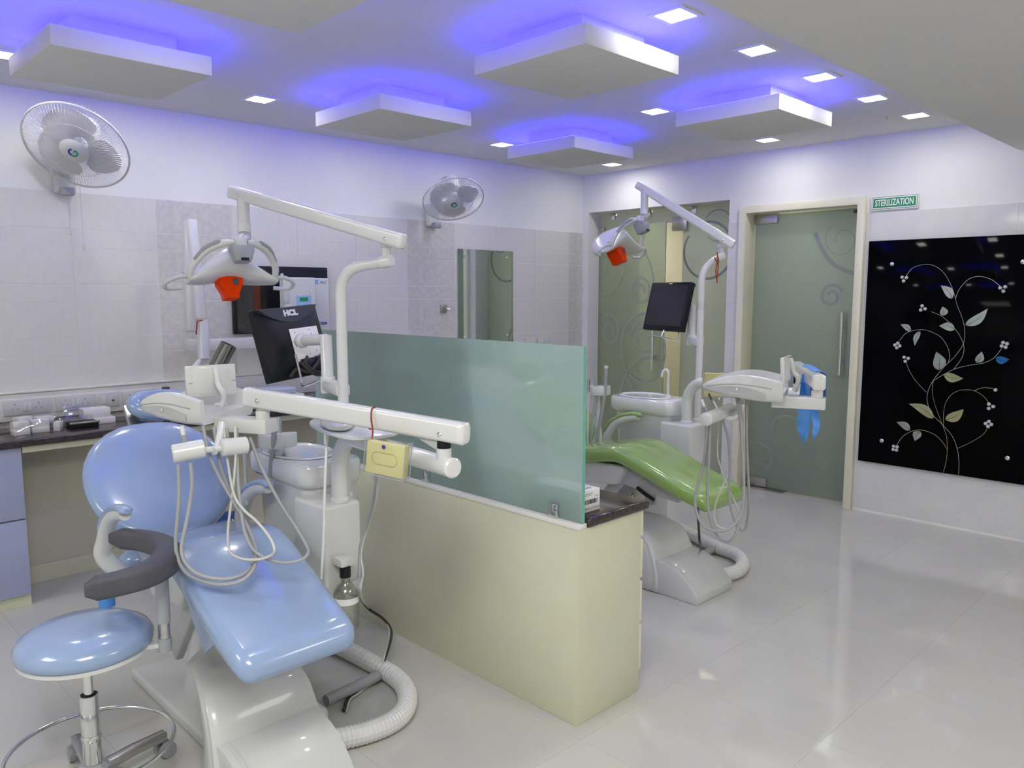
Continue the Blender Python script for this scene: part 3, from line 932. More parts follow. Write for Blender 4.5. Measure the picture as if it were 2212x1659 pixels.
# ------------------------------------------------------------------ wall fans
def wall_fan(name, cpos, nrm, R, blade0, lab, cords, wall_pt, roll):
    n = V(nrm).normalized()
    z = n
    x = V((0, 0, 1)).cross(z).normalized()
    y = z.cross(x)
    rot = Matrix((x, y, z)).transposed().to_4x4()
    f = thing('wall_fan', lab, 'fan', wall_pt, 'wall fans')
    mt = rot.copy()
    mt.translation = V(cpos)
    mt = mt @ Matrix.Rotation(roll, 4, 'Z')
    # local: z towards the room, origin at ring plane
    M().tube([mt @ V((R * math.cos(a), R * math.sin(a), 0)) for a in [2 * PI * k / 64 for k in range(64)]], 0.0055, 8, True).build('guard_ring', plastic, f)
    fg, rg = M(), M()
    for k in range(96):
        a = 2 * PI * k / 96
        ca, sa = math.cos(a), math.sin(a)
        fg.tube([mt @ V((r * ca, r * sa, z_)) for r, z_ in ((0.064, 0.034), (R * 0.55, 0.034), (R * 0.86, 0.026), (R * 0.97, 0.008), (R, 0.0))], 0.0013, 3)
        rg.tube([mt @ V((r * ca, r * sa, z_)) for r, z_ in ((R, 0.0), (R * 0.97, -0.02), (R * 0.88, -0.052), (0.06, -0.070))], 0.0009, 3)
    for r_ in (0.62,):
        fg.tube([mt @ V((R * r_ * math.cos(a), R * r_ * math.sin(a), 0.034)) for a in [2 * PI * k / 40 for k in range(40)]], 0.0013, 4, True)
        rg.tube([mt @ V((R * r_ * math.cos(a), R * r_ * math.sin(a), -0.064)) for a in [2 * PI * k / 40 for k in range(40)]], 0.0013, 4, True)
    o = fg.build('front_grille', plastic, f, smooth=0)
    o['kind'] = 'stuff'
    o = rg.build('rear_grille', plastic, f, smooth=0)
    o['kind'] = 'stuff'
    hub = M().lathe([(0.066, 0.030), (0.068, 0.035), (0.060, 0.042), (0.036, 0.047), (0.001, 0.049)], 28, mt).build('badge', plastic, f)
    for a0, a1_, m_ in ((50, 190, ink_navy), (190, 320, ink_green)):
        P = [V((0.014 * math.cos(math.radians(a)), 0.0145 * math.sin(math.radians(a)))) for a in [a0 + (a1_ - a0) * k / 8 for k in range(9)]]
        if a0 == 190:
            P += [V((0.013, 0.0)), V((0.003, 0.0))]
        ribbon(P, 0.0062, 0.0006, mt @ Matrix.Translation((0, 0, 0.0493)) @ Matrix.Scale(1.35, 4)).build('emblem', m_, hub, smooth=0)
    M().lathe([(0.045, -0.03), (0.05, -0.01), (0.04, 0.012), (0.001, 0.016)], 20, mt).build('spinner', plastic, f)
    for k in range(3):
        a = blade0 + 2 * PI * k / 3
        rings = []
        for i in range(9):
            t = i / 8
            r = 0.045 + (R * 0.86 - 0.045) * t
            half = math.radians(18 + 38 * math.sin(PI * (0.15 + 0.75 * t)) ** 1.0) * (1 - 0.55 * max(0, t - 0.8) / 0.2)
            tw = 0.022 * (1 - 0.5 * t)
            ring = []
            for j in range(7):
                u = -1 + 2 * j / 6
                ring.append(mt @ V((r * math.cos(a + half * u), r * math.sin(a + half * u), -0.005 + tw * u)))
            for j in range(6, -1, -1):
                u = -1 + 2 * j / 6
                ring.append(mt @ V((r * math.cos(a + half * u), r * math.sin(a + half * u), -0.008 + tw * u)))
            rings.append(ring)
        M().loft(rings).build('blade', mat('fan_blade_plastic', (0.72, 0.71, 0.75, 1), 0.35, var=0.01), f)
    M().lathe([(0.03, -0.072), (0.062, -0.078), (0.068, -0.12), (0.060, -0.175), (0.03, -0.19), (0.001, -0.192)], 24, mt).build('motor_housing', plastic, f)
    neck = mt @ V((0, 0, -0.16))
    wp = V(wall_pt)
    M().tube(catmull([neck, neck * 0.5 + wp * 0.5 + V((0, 0.05, -0.03)), wp + V((0, -0.05, 0.0))], 6), [0.03] * 12 + [0.03], 12).build('bracket', plastic, f)
    M().box(wp.x - 0.05, wp.x + 0.05, wp.y - 0.055, wp.y, wp.z - 0.09, wp.z + 0.07).build('wall_mount', plastic, f, bevel=0.012, seg=3)
    sw = M().box(-0.032, 0.032, -0.02, 0.02, -0.02, 0.02, Matrix.Translation(wp + V((0, -0.075, -0.085)))).build('switch_box', grey_plastic, f, bevel=0.008)
    for c_ in cords:
        M().tube([V(c_[0]), V(c_[1])], 0.0012, 5).build('pull_cord', pale_blue, f)
        e = V(c_[1])
        M().lathe([(0.003, 0.012), (0.007, -0.004), (0.008, -0.022), (0.004, -0.026)], 10, Matrix.Translation(e)).build('cord_pull', plastic, f)
    return f

wall_fan('f', (1.250, 4.330, 2.208), (-0.482, -0.52, -0.705), 0.242, 0.9, 'larger near white wall fan with round wire guard at upper left',
         (((1.272, 4.600, 2.051), (1.274, 4.600, 1.822)), ((1.332, 4.600, 2.052), (1.334, 4.600, 1.746))), (1.262, 4.640, 2.10), 0.6)
wall_fan('f', (3.637, 4.300, 2.143), (-0.236, -0.535, -0.811), 0.215, 0.35, 'smaller far white wall fan tilted down above the mirror',
         (((3.659, 4.600, 2.040), (3.669, 4.600, 1.804)), ((3.715, 4.600, 2.037), (3.725, 4.600, 1.769))), (3.70, 4.640, 2.07), 0.2)

# ================================================================== PARTITION
pb = thing('partition_cabinet', 'cream half-height cabinet wall dividing the two dental chairs', 'cabinet', (2.14, 2.6, 0))
PY1 = 3.42
M().box(1.962, 2.318, 1.683, PY1, 0.0, 0.70).build('body', cream, pb, bevel=0.002)
M().box(1.960, 2.004, 1.681, PY1, 0.7005, 0.718).build('top_ledge', ledge_white, pb, bevel=0.002)
for z0, z1 in ((0.60, 0.695), (0.44, 0.585), (0.27, 0.425), (0.08, 0.255)):
    M().box(2.322, 2.340, 1.69, 2.12, z0, z1).build('drawer_front', cream_frame, pb, bevel=0.002)
tag(M().box(2.006, 2.352, 1.668, PY1, 0.7012, 0.737).build('stone_top', granite, at=(2.18, 2.6, 0.70), bevel=0.014, seg=4), 'dark polished stone top on the cream half wall', 'worktop')
gs = thing('glass_screen', 'large teal frosted glass screen standing on the cream half wall', 'glass screen', (1.99, 2.6, 0.718))
M().box(1.985, 1.997, 1.688, PY1 - 0.02, 0.7185, 1.322).build('pane', glass_teal, gs, smooth=0)
M().box(1.9845, 1.9975, 1.6855, 1.6878, 0.7185, 1.322).build('polished_edge', glass_edge, gs, smooth=0)
for y_ in (1.81, 2.53):
    M().box(1.972, 2.010, y_ - 0.02, y_ + 0.02, 0.7182, 0.768).build('clamp', chrome, gs, bevel=0.002)
gb = thing('glove_box', 'white carton of gloves behind the glass screen corner', 'box', (2.08, 1.86, 0.737))
M().box(2.022, 2.122, 1.722, 1.965, 0.7375, 0.815).build('carton', paper, gb, bevel=0.002)
mte = frame((2.072, 1.7213, 0.776), (1, 0, 0), za=(0, -1, 0))
def dash(par, mt, x0, x1, y0, y1, m_=ink):
    return M().box(x0, x1, y0, y1, 0, 0.0006, mt).build('print', m_, par, smooth=0)
for k, (x0, x1) in enumerate(((-0.045, 0.01), (-0.045, 0.0), (0.02, 0.04))):
    dash(gb, mte, x0, x1, 0.026 - 0.006 * k, 0.0285 - 0.006 * k, ink_grey)
x_ = -0.042
while x_ < 0.036:
    w_ = random.choice((0.0008, 0.0012, 0.002))
    dash(gb, mte, x_, x_ + w_, -0.010, 0.006, ink)
    x_ += w_ + random.choice((0.0012, 0.002, 0.003))
text('print', 'MICROTOUCH', 0.013, ink_grey, gb, mte @ Matrix.Translation((0.005, -0.026, 0.0004)), extrude=0.0002)
mtt = frame((2.072, 1.745, 0.8155), (1, 0, 0), za=(0, 0, 1))
text('print', 'STERILE', 0.016, ink_grey, gb, mtt, extrude=0.0002, bold=0.0003)
mts = frame((2.0213, 1.84, 0.776), (0, -1, 0), za=(-1, 0, 0))
for k in range(3):
    dash(gb, mts, -0.115, -0.085 + 0.01 * k, 0.026 - 0.005 * k, 0.0275 - 0.005 * k, ink_teal)
dash(gb, mts, 0.09, 0.112, -0.028, 0.028, ink_teal)
for k in range(5):
    dash(gb, mts, -0.11 + 0.025 * k, -0.095 + 0.025 * k, -0.031, -0.025, ink_teal)

# ================================================================== DENTAL CHAIRS
def dental_chair(T, vinyl, lab, sleeve, recline):
    T = V(T)
    c = thing('dental_chair', lab, 'dental chair', V((1.07, 2.45, 0)) + T)
    ML = Matrix.Translation(T)
    def part(m, name, mt, **k):
        m.v = [ML @ p for p in m.v]
        return m.build(name, mt, c, **k)
    part(M().box(0.978, 1.30, 2.25, 3.12, 0.0, 0.045), 'base_plate', plastic, bevel=0.012, seg=3)
    m = M()
    rings = []
    for z, x0, x1, y0, y1 in ((0.004, 0.900, 1.275, 2.160, 2.86), (0.02, 0.893, 1.285, 2.152, 2.87), (0.06, 0.893, 1.275, 2.152, 2.86), (0.10, 0.896, 1.262, 2.158, 2.84), (0.16, 0.899, 1.25, 2.174, 2.82),
                              (0.23, 0.903, 1.243, 2.205, 2.80), (0.275, 0.912, 1.236, 2.252, 2.78), (0.298, 0.925, 1.22, 2.32, 2.76), (0.308, 0.94, 1.19, 2.42, 2.74)):
        r = 0.05
        D_ = y1 - y0
        ol = [(x0 + 0.03, y0), (x1 - 0.03, y0), (x1 - 0.004, y0 + 0.03), (x1, y0 + 0.12 * D_), (x1 - 0.01, y0 + 0.4 * D_), (x1 - 0.04, y0 + 0.9 * D_), (x1 - 0.07, y1),
              (x0 + 0.20, y1), (x0 + 0.165, y0 + 0.9 * D_), (x0 + 0.15, y0 + 0.62 * D_), (x0 + 0.085, y0 + 0.38 * D_), (x0 + 0.02, y0 + 0.2 * D_), (x0, y0 + 0.1 * D_), (x0 + 0.004, y0 + 0.03)]
        rings.append(catmull([(x, y, z) for x, y in ol], 4, closed=True))
    q_ = sum((V(p) for p in rings[-1]), V((0, 0, 0))) / len(rings[-1])
    for sc in (0.7, 0.35, 0.05):
        rings.append([q_ + (V(p) - q_) * sc + V((0, 0, 0.002 * (1 - sc))) for p in rings[8]])
    m.loft(rings)
    part(m, 'pedestal', plastic, smooth=50)
    pf = [(2.186, 0.0), (2.186, 0.162), (2.165, 0.165), (2.12, 0.162), (2.075, 0.151), (2.035, 0.133), (2.0, 0.108), (1.97, 0.080), (1.945, 0.052), (1.934, 0.04), (1.932, 0.0)]
    part(M().prism(pf, 0.906, 1.235, 'x'), 'foot_box', plastic, bevel=0.006, smooth=40)
    pf2 = [(y + (0.0 if y > 2.18 else -0.003), z + (0.003 if z > 0.03 else 0)) for y, z in pf[1:-1]] + [(1.945, 0.035), (2.18, 0.035)]
    part(M().prism(pf2, 0.925, 0.938, 'x'), 'foot_box_ridge', plastic, smooth=40)
    for x in (0.985, 1.17):
        part(bar(M(), (x, 2.66, 0.27), (x, 2.46, 0.53), 0.07, 0.03, up=(1, 0, 0)), 'lift_link', shade_grey, bevel=0.004)
    m = M()
    m.tube([V((1.19, 2.50 - 0.01 * k / 10, 0.27 + 0.021 * k)) for k in range(12)], [0.034 if k % 2 else 0.030 for k in range(12)], 16)
    part(m, 'bellows', hose_white)
    part(M().prism([(2.405, 0.605), (2.40, 0.575), (2.45, 0.50), (2.70, 0.47), (2.74, 0.52), (2.74, 0.60)], 0.925, 1.235, 'x'), 'seat_housing', plastic, bevel=0.012, seg=3)
    m = M()
    m.prism([(2.07, 0.515), (2.09, 0.465), (2.42, 0.50), (2.50, 0.53), (2.46, 0.60), (2.40, 0.62)], 0.96, 1.19, 'x')
    part(m, 'leg_frame', shade_grey, bevel=0.006)
    if not sleeve:
        m = M()
        m.tube(catmull([(0.955, 2.33, 0.50), (0.935, 2.27, 0.485), (0.93, 2.21, 0.465)], 4), 0.010, 8)
        part(m, 'lever', black_plastic)
    part(M().box(1.24, 1.345, 2.26, 2.40, 0.0, 0.085), 'outlet_block', plastic, bevel=0.03, seg=4)
    part(M().box(0.96, 1.21, 2.70, 2.95, 0.50, 0.585), 'hinge_cover', plastic, bevel=0.015, seg=3)
    # one long seat and leg cushion
    rings = []
    for y, zt, hw, xc, t_ in ((1.858, 0.520, 0.135, 1.03, 0.020), (1.866, 0.535, 0.160, 1.03, 0.052), (1.885, 0.553, 0.176, 1.03, 0.074), (1.92, 0.566, 0.183, 1.032, 0.082),
                              (2.05, 0.604, 0.188, 1.042, 0.085), (2.20, 0.650, 0.192, 1.055, 0.085), (2.32, 0.687, 0.195, 1.066, 0.085), (2.39, 0.706, 0.196, 1.072, 0.085),
                              (2.44, 0.711, 0.197, 1.075, 0.085), (2.50, 0.703, 0.199, 1.078, 0.085), (2.60, 0.682, 0.202, 1.08, 0.082), (2.69, 0.671, 0.196, 1.08, 0.080),
                              (2.735, 0.666, 0.180, 1.08, 0.068), (2.758, 0.655, 0.15, 1.08, 0.035)):
        dish = 0.006
        ring = []
        for p in rrect(2 * hw, t_, 0.42 * t_, 4):
            ring.append((xc + p[0], y, zt - t_ / 2 + p[1]))
        rings.append(ring)
    m = M().loft(rings)
    part(m, 'seat_cushion', vinyl, smooth=60)
    # backrest and its shell
    al = math.radians(recline)
    b0 = V((1.085, 2.88, 0.585))
    e, n_ = V((0.085, math.cos(al), math.sin(al))).normalized(), V((0, -math.sin(al), math.cos(al)))
    def pad(t0, t1, w_, th, off, ex=2.6, bow=0.0):
        rings = []
        for k in range(17):
            u = -1 + 2 * k / 16
            us = math.sin(u * PI / 2)
            hw = w_ / 2 * max(0.004, (1 - abs(us) ** ex)) ** 0.5
            tt = th * max(0.03, (1 - abs(us) ** 6)) ** 0.5
            q = b0 + e * ((t0 + t1) / 2 + us * (t1 - t0) / 2) + n_ * off
            rings.append([q + V((1, 0, 0)) * a + n_ * (b - bow * (a / (w_ / 2)) ** 2 * -1) for a, b in sup(2 * hw, tt, 3.2, 28)])
        return M().loft(rings)
    part(pad(-0.025, 0.565, 0.545, 0.085, 0.045, ex=2.15, bow=0.014), 'backrest', vinyl, smooth=60)
    part(pad(0.03, 0.52, 0.46, 0.05, -0.018), 'back_shell', plastic, smooth=60)
    m = M()
    bar(m, b0 + e * 0.48 - n_ * 0.01, b0 + e * 0.72 - n_ * 0.005, 0.07, 0.02, up=n_)
    part(m, 'headrest_stem', steel, bevel=0.003)
    m = M()
    hc = b0 + e * 0.675 + n_ * 0.050 + V((0.085, 0, -0.01))
    R_, r_ = 0.098, 0.030
    m.tube([hc + V((1, 0, 0)) * (R_ * 1.0 * math.cos(a)) + e * (0.052 * math.sin(a)) + n_ * (0.012 * abs(math.cos(a)) ** 2) for a in [2 * PI * k / 28 for k in range(28)]], r_, 14, True)
    part(m, 'headrest', vinyl, smooth=60)
    # armrests
    for s, x in ((1, 1.315), (-1, 0.825)):
        P = catmull([(x - s * 0.06, 2.80, 0.52), (x, 2.835, 0.60), (x, 2.815, 0.665), (x, 2.765, 0.735), (x, 2.69, 0.778), (x, 2.60, 0.798)], 5)
        m = M()
        m.tube(P, [0.020 + 0.012 * (1 - i / (len(P) - 1)) for i in range(len(P))], 12)
        a_ = None
        m.v = [ML @ p for p in m.v]
        a_ = m.build('armrest', plastic, c, smooth=60)
        Q = catmull([(x, 2.838, 0.685), (x, 2.795, 0.745), (x, 2.72, 0.790), (x, 2.64, 0.812), (x, 2.575, 0.812)], 5)
        m = M().tube(Q, [0.010] + [0.021] * (len(Q) - 2) + [0.012], 12, flat=0.62)
        m.v = [ML @ p for p in m.v]
        m.build('pad', vinyl, a_, smooth=60)
        if s < 0 and sleeve:
            m = M()
            cyl(m, (x - 0.01, 2.80, 0.44), (x - 0.01, 2.80, 0.535), 0.026, 14)
            m.v = [ML @ p for p in m.v]
            m.build('sleeve', sky_blue, a_)
    if sleeve:
        m = M()
        q = V((0.962, 2.931, 0.537))
        m.lathe([(0.001, 0.038), (0.035, 0.034), (0.058, 0.018), (0.062, 0.0), (0.055, -0.025), (0.001, -0.03)], 24, Matrix.Translation(q))
        m.v = [ML @ p for p in m.v]
        m.build('side_pad', vinyl, c, smooth=60)
        m = M()
        bar(m, q - V((0, 0, 0.01)), V((1.0, 2.72, 0.55)), 0.03, 0.02)
        m.v = [ML @ p for p in m.v]
        m.build('side_pad_arm', plastic, c)
    m = M()
    if sleeve:
        m.prism([(2.19, 0.56), (2.44, 0.60), (2.40, 0.50), (2.30, 0.40), (2.20, 0.475)], 0.935, 0.945, 'x')
        part(m, 'leg_skirt', vinyl, smooth=20)
    return c

T2 = V((2.27, 0.04, 0))
dental_chair((0, 0, 0), blue_vinyl, 'glossy blue reclining dental chair in the near bay', True, 38)
dental_chair(T2, green_vinyl, 'glossy green reclining dental chair beyond the glass screen', False, 38)

# ------------------------------------------------------------------ spittoon units
def spittoon_unit(T, lab, filler):
    T = V(T)
    s = thing('spittoon_unit', lab, 'spittoon', V((1.48, 2.55, 0)) + T)
    ML = Matrix.Translation(T)
    def part(m, name, mt, par=None, **k):
        m.v = [ML @ p for p in m.v]
        return m.build(name, mt, par or s, **k)
    def rr(x0, x1, y0, y1, z, r):
        return [((x0 + x1) / 2 + p[0], (y0 + y1) / 2 + p[1], z) for p in rrect(x1 - x0, y1 - y0, r, 5)]
    part(M().loft([rr(1.41, 1.59, 2.48, 2.76, 0.40, 0.03), rr(1.392, 1.603, 2.457, 2.80, 0.43, 0.04), rr(1.375, 1.61, 2.435, 2.825, 0.82, 0.05)]), 'cabinet', plastic, smooth=40)
    part(M().box(1.215, 1.46, 2.54, 2.70, 0.17, 0.285), 'support_arm', plastic, bevel=0.015, seg=3)
    part(M().box(1.425, 1.55, 2.545, 2.695, 0.17, 0.401), 'support_leg', plastic, bevel=0.012, seg=3)
    m = M()
    m.loft([rr(1.366, 1.60, 2.422, 2.835, 0.812, 0.045), rr(1.352, 1.605, 2.410, 2.85, 0.83, 0.05), rr(1.352, 1.605, 2.410, 2.85, 0.886, 0.05), rr(1.358, 1.60, 2.416, 2.844, 0.896, 0.05)])
    part(m, 'rim', porcelain, smooth=50)
    m = M()
    rings = []
    for sc, z in ((1.06, 0.8965), (1.02, 0.903), (0.96, 0.902), (0.90, 0.892), (0.78, 0.880), (0.5, 0.872), (0.15, 0.870)):
        rings.append([(1.476 + 0.112 * sc * math.cos(a), 2.665 + 0.165 * sc * math.sin(a), z + 0.002) for a in [2 * PI * k / 36 for k in range(36)]])
    m.loft(rings, cap=True)
    part(m, 'bowl', porcelain, smooth=60)
    part(M().lathe([(0.012, 0.0), (0.012, 0.004), (0.004, 0.005)], 14, Matrix.Translation((1.476, 2.665, 0.874))), 'drain', chrome)
    if filler:
        m = M()
        m.tube(catmull([(1.478, 2.515, 0.895), (1.478, 2.515, 1.0), (1.478, 2.515, 1.045), (1.474, 2.528, 1.062), (1.468, 2.545, 1.05), (1.466, 2.552, 1.02)], 5), 0.0075, 10)
        part(m, 'cup_filler', porcelain)
        part(M().lathe([(0.018, 0), (0.018, 0.015), (0.010, 0.02)], 16, Matrix.Translation((1.478, 2.515, 0.895))), 'filler_base', porcelain)
    part(M().box(1.342, 1.490, 2.268, 2.475, 0.46, 0.785), 'post_box', plastic, bevel=0.014, seg=3)
    return s

su1 = spittoon_unit((0, 0, 0), 'white spittoon cabinet with porcelain bowl beside the blue chair', False)
su2 = spittoon_unit(T2, 'white spittoon cabinet with cup filler beside the green chair', True)
ws = M()
b_ = thing('water_bottle', 'clear water bottle with black cap hung on the white post box', 'bottle', (1.40, 2.225, 0.36))
M().box(1.365, 1.415, 2.205, 2.266, 0.585, 0.612).build('bracket', plastic, b_, bevel=0.004)
bc = Matrix.Translation((1.392, 2.226, 0))
M().lathe([(0.019, 0.545), (0.019, 0.584), (0.017, 0.586)], 18, bc).build('cap', black_plastic, b_)
M().lathe([(0.030, 0.365), (0.042, 0.372), (0.043, 0.40), (0.043, 0.47), (0.040, 0.495), (0.028, 0.515), (0.0155, 0.525), (0.0155, 0.546)], 24, bc).build('bottle_body', bottle_glass, b_, smooth=60)
M().lathe([(0.0435, 0.458), (0.0438, 0.462), (0.0438, 0.476), (0.0435, 0.48)], 24, bc, cap=False).build('band', paper, b_)
M().tube(catmull([(1.407, 2.226, 0.525), (1.44, 2.23, 0.528), (1.475, 2.245, 0.545), (1.492, 2.262, 0.56)], 5), 0.005, 8).build('water_tube', hose_grey, b_)

# ------------------------------------------------------------------ delivery units: post, balanced arm, tray, hoses
def delivery_unit(base, tube_end, arm_r, arm_l, ang, lab, hoses, holder, panel_u=0.205, pa=150, u0=0.16, u1=0.44):
    """base: foot of the curved post; arm_r: arm end over the post tube; arm_l: arm end over the tray block."""
    base, tube_end, arm_r, arm_l = V(base), V(tube_end), V(arm_r), V(arm_l)
    d = thing('instrument_delivery_unit', lab, 'dental unit', base)
    el = V((base.x, base.y, tube_end.z))
    hd_ = (tube_end - el).normalized()
    pts = [base, V((base.x, base.y, el.z - 0.125))]
    for k in range(1, 8):
        a = PI / 2 * k / 8
        pts.append(V((base.x, base.y, el.z - 0.125)) + hd_ * 0.125 * (1 - math.cos(a)) + V((0, 0, 0.125 * math.sin(a))))
    pts += [el + hd_ * 0.125, tube_end]
    M().tube(pts, 0.0285, 20).build('post', enamel, d, smooth=60)
    M().lathe([(0.034, 0), (0.034, 0.012), (0.030, 0.016)], 20, Matrix.Translation(base)).build('collar', enamel, d)
    M().lathe([(0.0287, 0.0), (0.0287, 0.008), (0.024, 0.013), (0.001, 0.014)], 24, axis_frame(tube_end, hd_)).build('end_cap', porcelain, d)
    pr = tube_end - hd_ * 0.035
    top = V((pr.x, pr.y, arm_r.z - 0.02))
    cyl(M(), pr, V((pr.x, pr.y, tube_end.z + 0.05)), 0.0215, 18).build('swivel', enamel, d)
    cyl(M(), V((pr.x, pr.y, tube_end.z + 0.05)), top, 0.0195, 18).build('swivel_sleeve', black_plastic, d)
    ad = (arm_l - arm_r).normalized()
    side = ad.cross(V((0, 0, 1))).normalized()
    upv = side.cross(ad)
    p0, p1 = V((pr.x, pr.y, arm_r.z)) - ad * 0.055, arm_l + ad * 0.045
    def sect(p, w_, h_, r_):
        return [p + side * a + upv * b for a, b in rrect(w_, h_, r_, 4)]
    arm = M().loft([sect(p0, 0.046, 0.060, 0.012), sect(p1, 0.046, 0.060, 0.012)]).build('arm', enamel, d, smooth=40)
    for p, s in ((p0, -1), (p1, 1)):
        M().loft([sect(p, 0.047, 0.061, 0.013), sect(p + ad * s * 0.014, 0.047, 0.061, 0.013), sect(p + ad * s * 0.020, 0.036, 0.050, 0.012)]).build('arm_cap', porcelain, arm, smooth=40)
    for p in (V((pr.x, pr.y, arm_r.z)) - upv * 0.010, arm_l - upv * 0.004):
        for s in (1, -1):
            M().lathe([(0.0075, 0), (0.0075, 0.002), (0.004, 0.005)], 12, axis_frame(p + side * s * 0.0225, side * s)).build('bolt', chrome, arm)
    M().prism([(0, 0), (0.075, 0), (0, -0.028)], -0.012, 0.012, 'y', frame(V((pr.x, pr.y, arm_r.z)) - upv * 0.029 + ad * 0.012, ad, za=upv)).build('gusset', shade_grey, d, smooth=0)
    # tray head
    uu = V((math.cos(ang), math.sin(ang), 0))
    ww = V((math.cos(ang - PI / 2), math.sin(ang - PI / 2), 0))
    zb = 1.062
    piv = V((arm_l.x, arm_l.y, 0))
    def L(u, w_, z):
        return piv + uu * u + ww * w_ + V((0, 0, z))
    ml = Matrix((uu, -ww, V((0, 0, 1)))).transposed().to_4x4()
    ml.translation = piv                      # local x along the tray, y = -w
    cyl(M(), L(0, 0, zb + 0.044), L(0, 0, zb + 0.07), 0.0215, 18).build('swivel', enamel, d)
    cyl(M(), L(0, 0, zb + 0.07), L(0, 0, arm_l.z - 0.02), 0.0195, 18).build('swivel_sleeve', steel, d)
    M().box(-0.032, 0.16, -0.034, 0.034, zb, zb + 0.044, ml).build('tray_block', plastic, d, bevel=0.003)
    def tsec(t):
        """bottom, mid and top heights, near and far side offsets at fraction t (0 at the block end, 1 at the tip)"""
        arch = math.sin(PI * min(1, t * 1.0)) ** 1.2
        zb_ = zb + 0.026 + 0.004 * t + 0.036 * max(0, t - 0.25) ** 1.2
        zt_ = zb + 0.104 + 0.024 * arch - 0.022 * t ** 3
        wn, wf = -0.092 + 0.035 * t ** 2.5, 0.165 - 0.055 * t ** 2.5
        return zb_, zt_, wn, wf
    rings = []
    for k in range(15):
        t = k / 14
        zb_, zt_, wn, wf = tsec(t)
        u = u0 + (u1 - u0) * t
        zm = zb + 0.058 - 0.004 * t
        sh = 1.0 if t < 0.9 else 1 - 0.25 * ((t - 0.9) / 0.1) ** 2
        c_ = (wn + wf) / 2
        wn, wf = c_ + (wn - c_) * sh, c_ + (wf - c_) * sh
        if t > 0.95:
            zt_ = zb_ + (zt_ - zb_) * 0.8
            zm = min(zm, zt_ - 0.001)
        rings.append([L(u, wn + 0.012, zb_), L(u, wn + 0.002, zb_ + 0.010), L(u, wn, (zb_ + zt_) / 2), L(u, wn, zt_ - 0.005), L(u, wn + 0.005, zt_), L(u, wn + 0.016, zt_), L(u, wn + 0.022, min(zt_ - 0.001, zm)),
                      L(u, wf - 0.022, min(zt_ - 0.001, zm)), L(u, wf - 0.016, zt_), L(u, wf - 0.005, zt_), L(u, wf, zt_ - 0.005), L(u, wf, (zb_ + zt_) / 2), L(u, wf - 0.002, zb_ + 0.010), L(u, wf - 0.012, zb_)])
    M().loft(rings).build('tray', plastic, d, smooth=45)
    # recessed line and panel on the visible side, mirrored on the far one
    for sgn in (0, 1):
        g_ = M()
        P = []
        for k in range(2, 15):
            t = k / 15
            zb_, zt_, wn, wf = tsec(t)
            P.append(L(u0 + (u1 - u0) * t, (wn - 0.0004) if sgn == 0 else (wf + 0.0004), zb_ + (zt_ - zb_) * 0.60))
        g_.tube(P, 0.0016, 5)
        g_.build('groove', grey_plastic, d)
        pl, pu = [], []
        for k in range(3, 15):
            t = k / 15
            zb_, zt_, wn, wf = tsec(t)
            u = u0 + (u1 - u0) * t
            w_ = wn if sgn == 0 else wf
            q = 1 - ((t - 0.2) / 0.75)
            pl.append((u, w_, zb_ + 0.010))
            pu.append((u, w_, zb_ + 0.010 + max(0.002, (zt_ - zb_) * 0.38 * math.sin(PI * min(1, max(0.03, (1 - t) * 1.1))) ** 0.5)))
        o_ = -0.0012 if sgn == 0 else 0.0012
        ring = pl + pu[::-1]
        M().loft([[L(u, w_ + k_, z) for u, w_, z in ring] for k_ in (o_ * 0.1, o_)]).build('side_inlay', shade_grey if sgn == 0 else plastic, d, smooth=0)
    zb_, zt_, wn, wf = tsec(0.55)
    M().lathe([(0.005, 0), (0.005, 0.002), (0.002, 0.003)], 10, axis_frame(L(u0 + 0.55 * (u1 - u0), wn - 0.001, zb + 0.068), -ww)).build('screw', chrome, d)
    # control panel on a hooked neck
    pn_ = ang + math.radians(pa)
    nn = V((math.cos(pn_), math.sin(pn_), 0.06)).normalized()       # back of the panel, towards the viewer
    pr_ = V((0, 0, 1)).cross(nn).normalized()
    pc = L(panel_u, 0.018, zb + 0.155 - (0.012 if pa > 160 else 0))
    mp = frame(pc, pr_, za=nn)
    cpn = M().box(-0.080, 0.080, -0.050, 0.050, -0.010, 0.006, mp).build('control_panel', plastic, d, bevel=0.004)
    M().loft([[mp @ V((a, b, 0.006)) for a, b in rrect(0.12, 0.09, 0.02, 4)], [mp @ V((a, b, 0.012)) for a, b in rrect(0.09, 0.082, 0.03, 4)]]).build('panel_back', plastic, cpn, smooth=40)
    for sx in (-0.068, 0.072):
        M().box(sx - 0.006, sx + 0.006, -0.006, -0.003, 0.006, 0.0068, mp).build('slot', grey_plastic, cpn, smooth=0)
    M().tube(catmull([mp @ V(q) for q in ((0.012, 0.042, 0.010), (0.012, 0.02, 0.017), (0.013, -0.01, 0.022), (0.016, -0.028, 0.034), (0.024, -0.045, 0.036), (0.026, -0.065, 0.030), (0.018, -0.085, 0.022))], 6), 0.0095, 12).build('panel_neck', plastic, d, smooth=60)
    M().tube([mp @ V((-0.002, -0.078, 0.024)), mp @ V((0.036, -0.078, 0.024))], 0.007, 10).build('neck_hinge', plastic, d)
    # hoses and holder
    for P, r, m_ in hoses:
        M().tube(catmull(P, 6), r, 8).build('hose', m_, d, smooth=60)
    for kind_, a, b, r, m_ in holder:
        if kind_ == 'rod':
            M().tube(catmull(a, 6) if len(a) > 2 else a, r, 12).build(b, m_, d, smooth=60)
        else:
            mm = M()
            ax = (V(b) - V(a))
            Lh = ax.length
            mm.lathe([(r * 0.85, 0), (r, r * 0.12), (r, Lh - r * 0.12), (r * 0.85, Lh)], 22, axis_frame(a, ax))
            mm.build(kind_, m_, d, smooth=50)
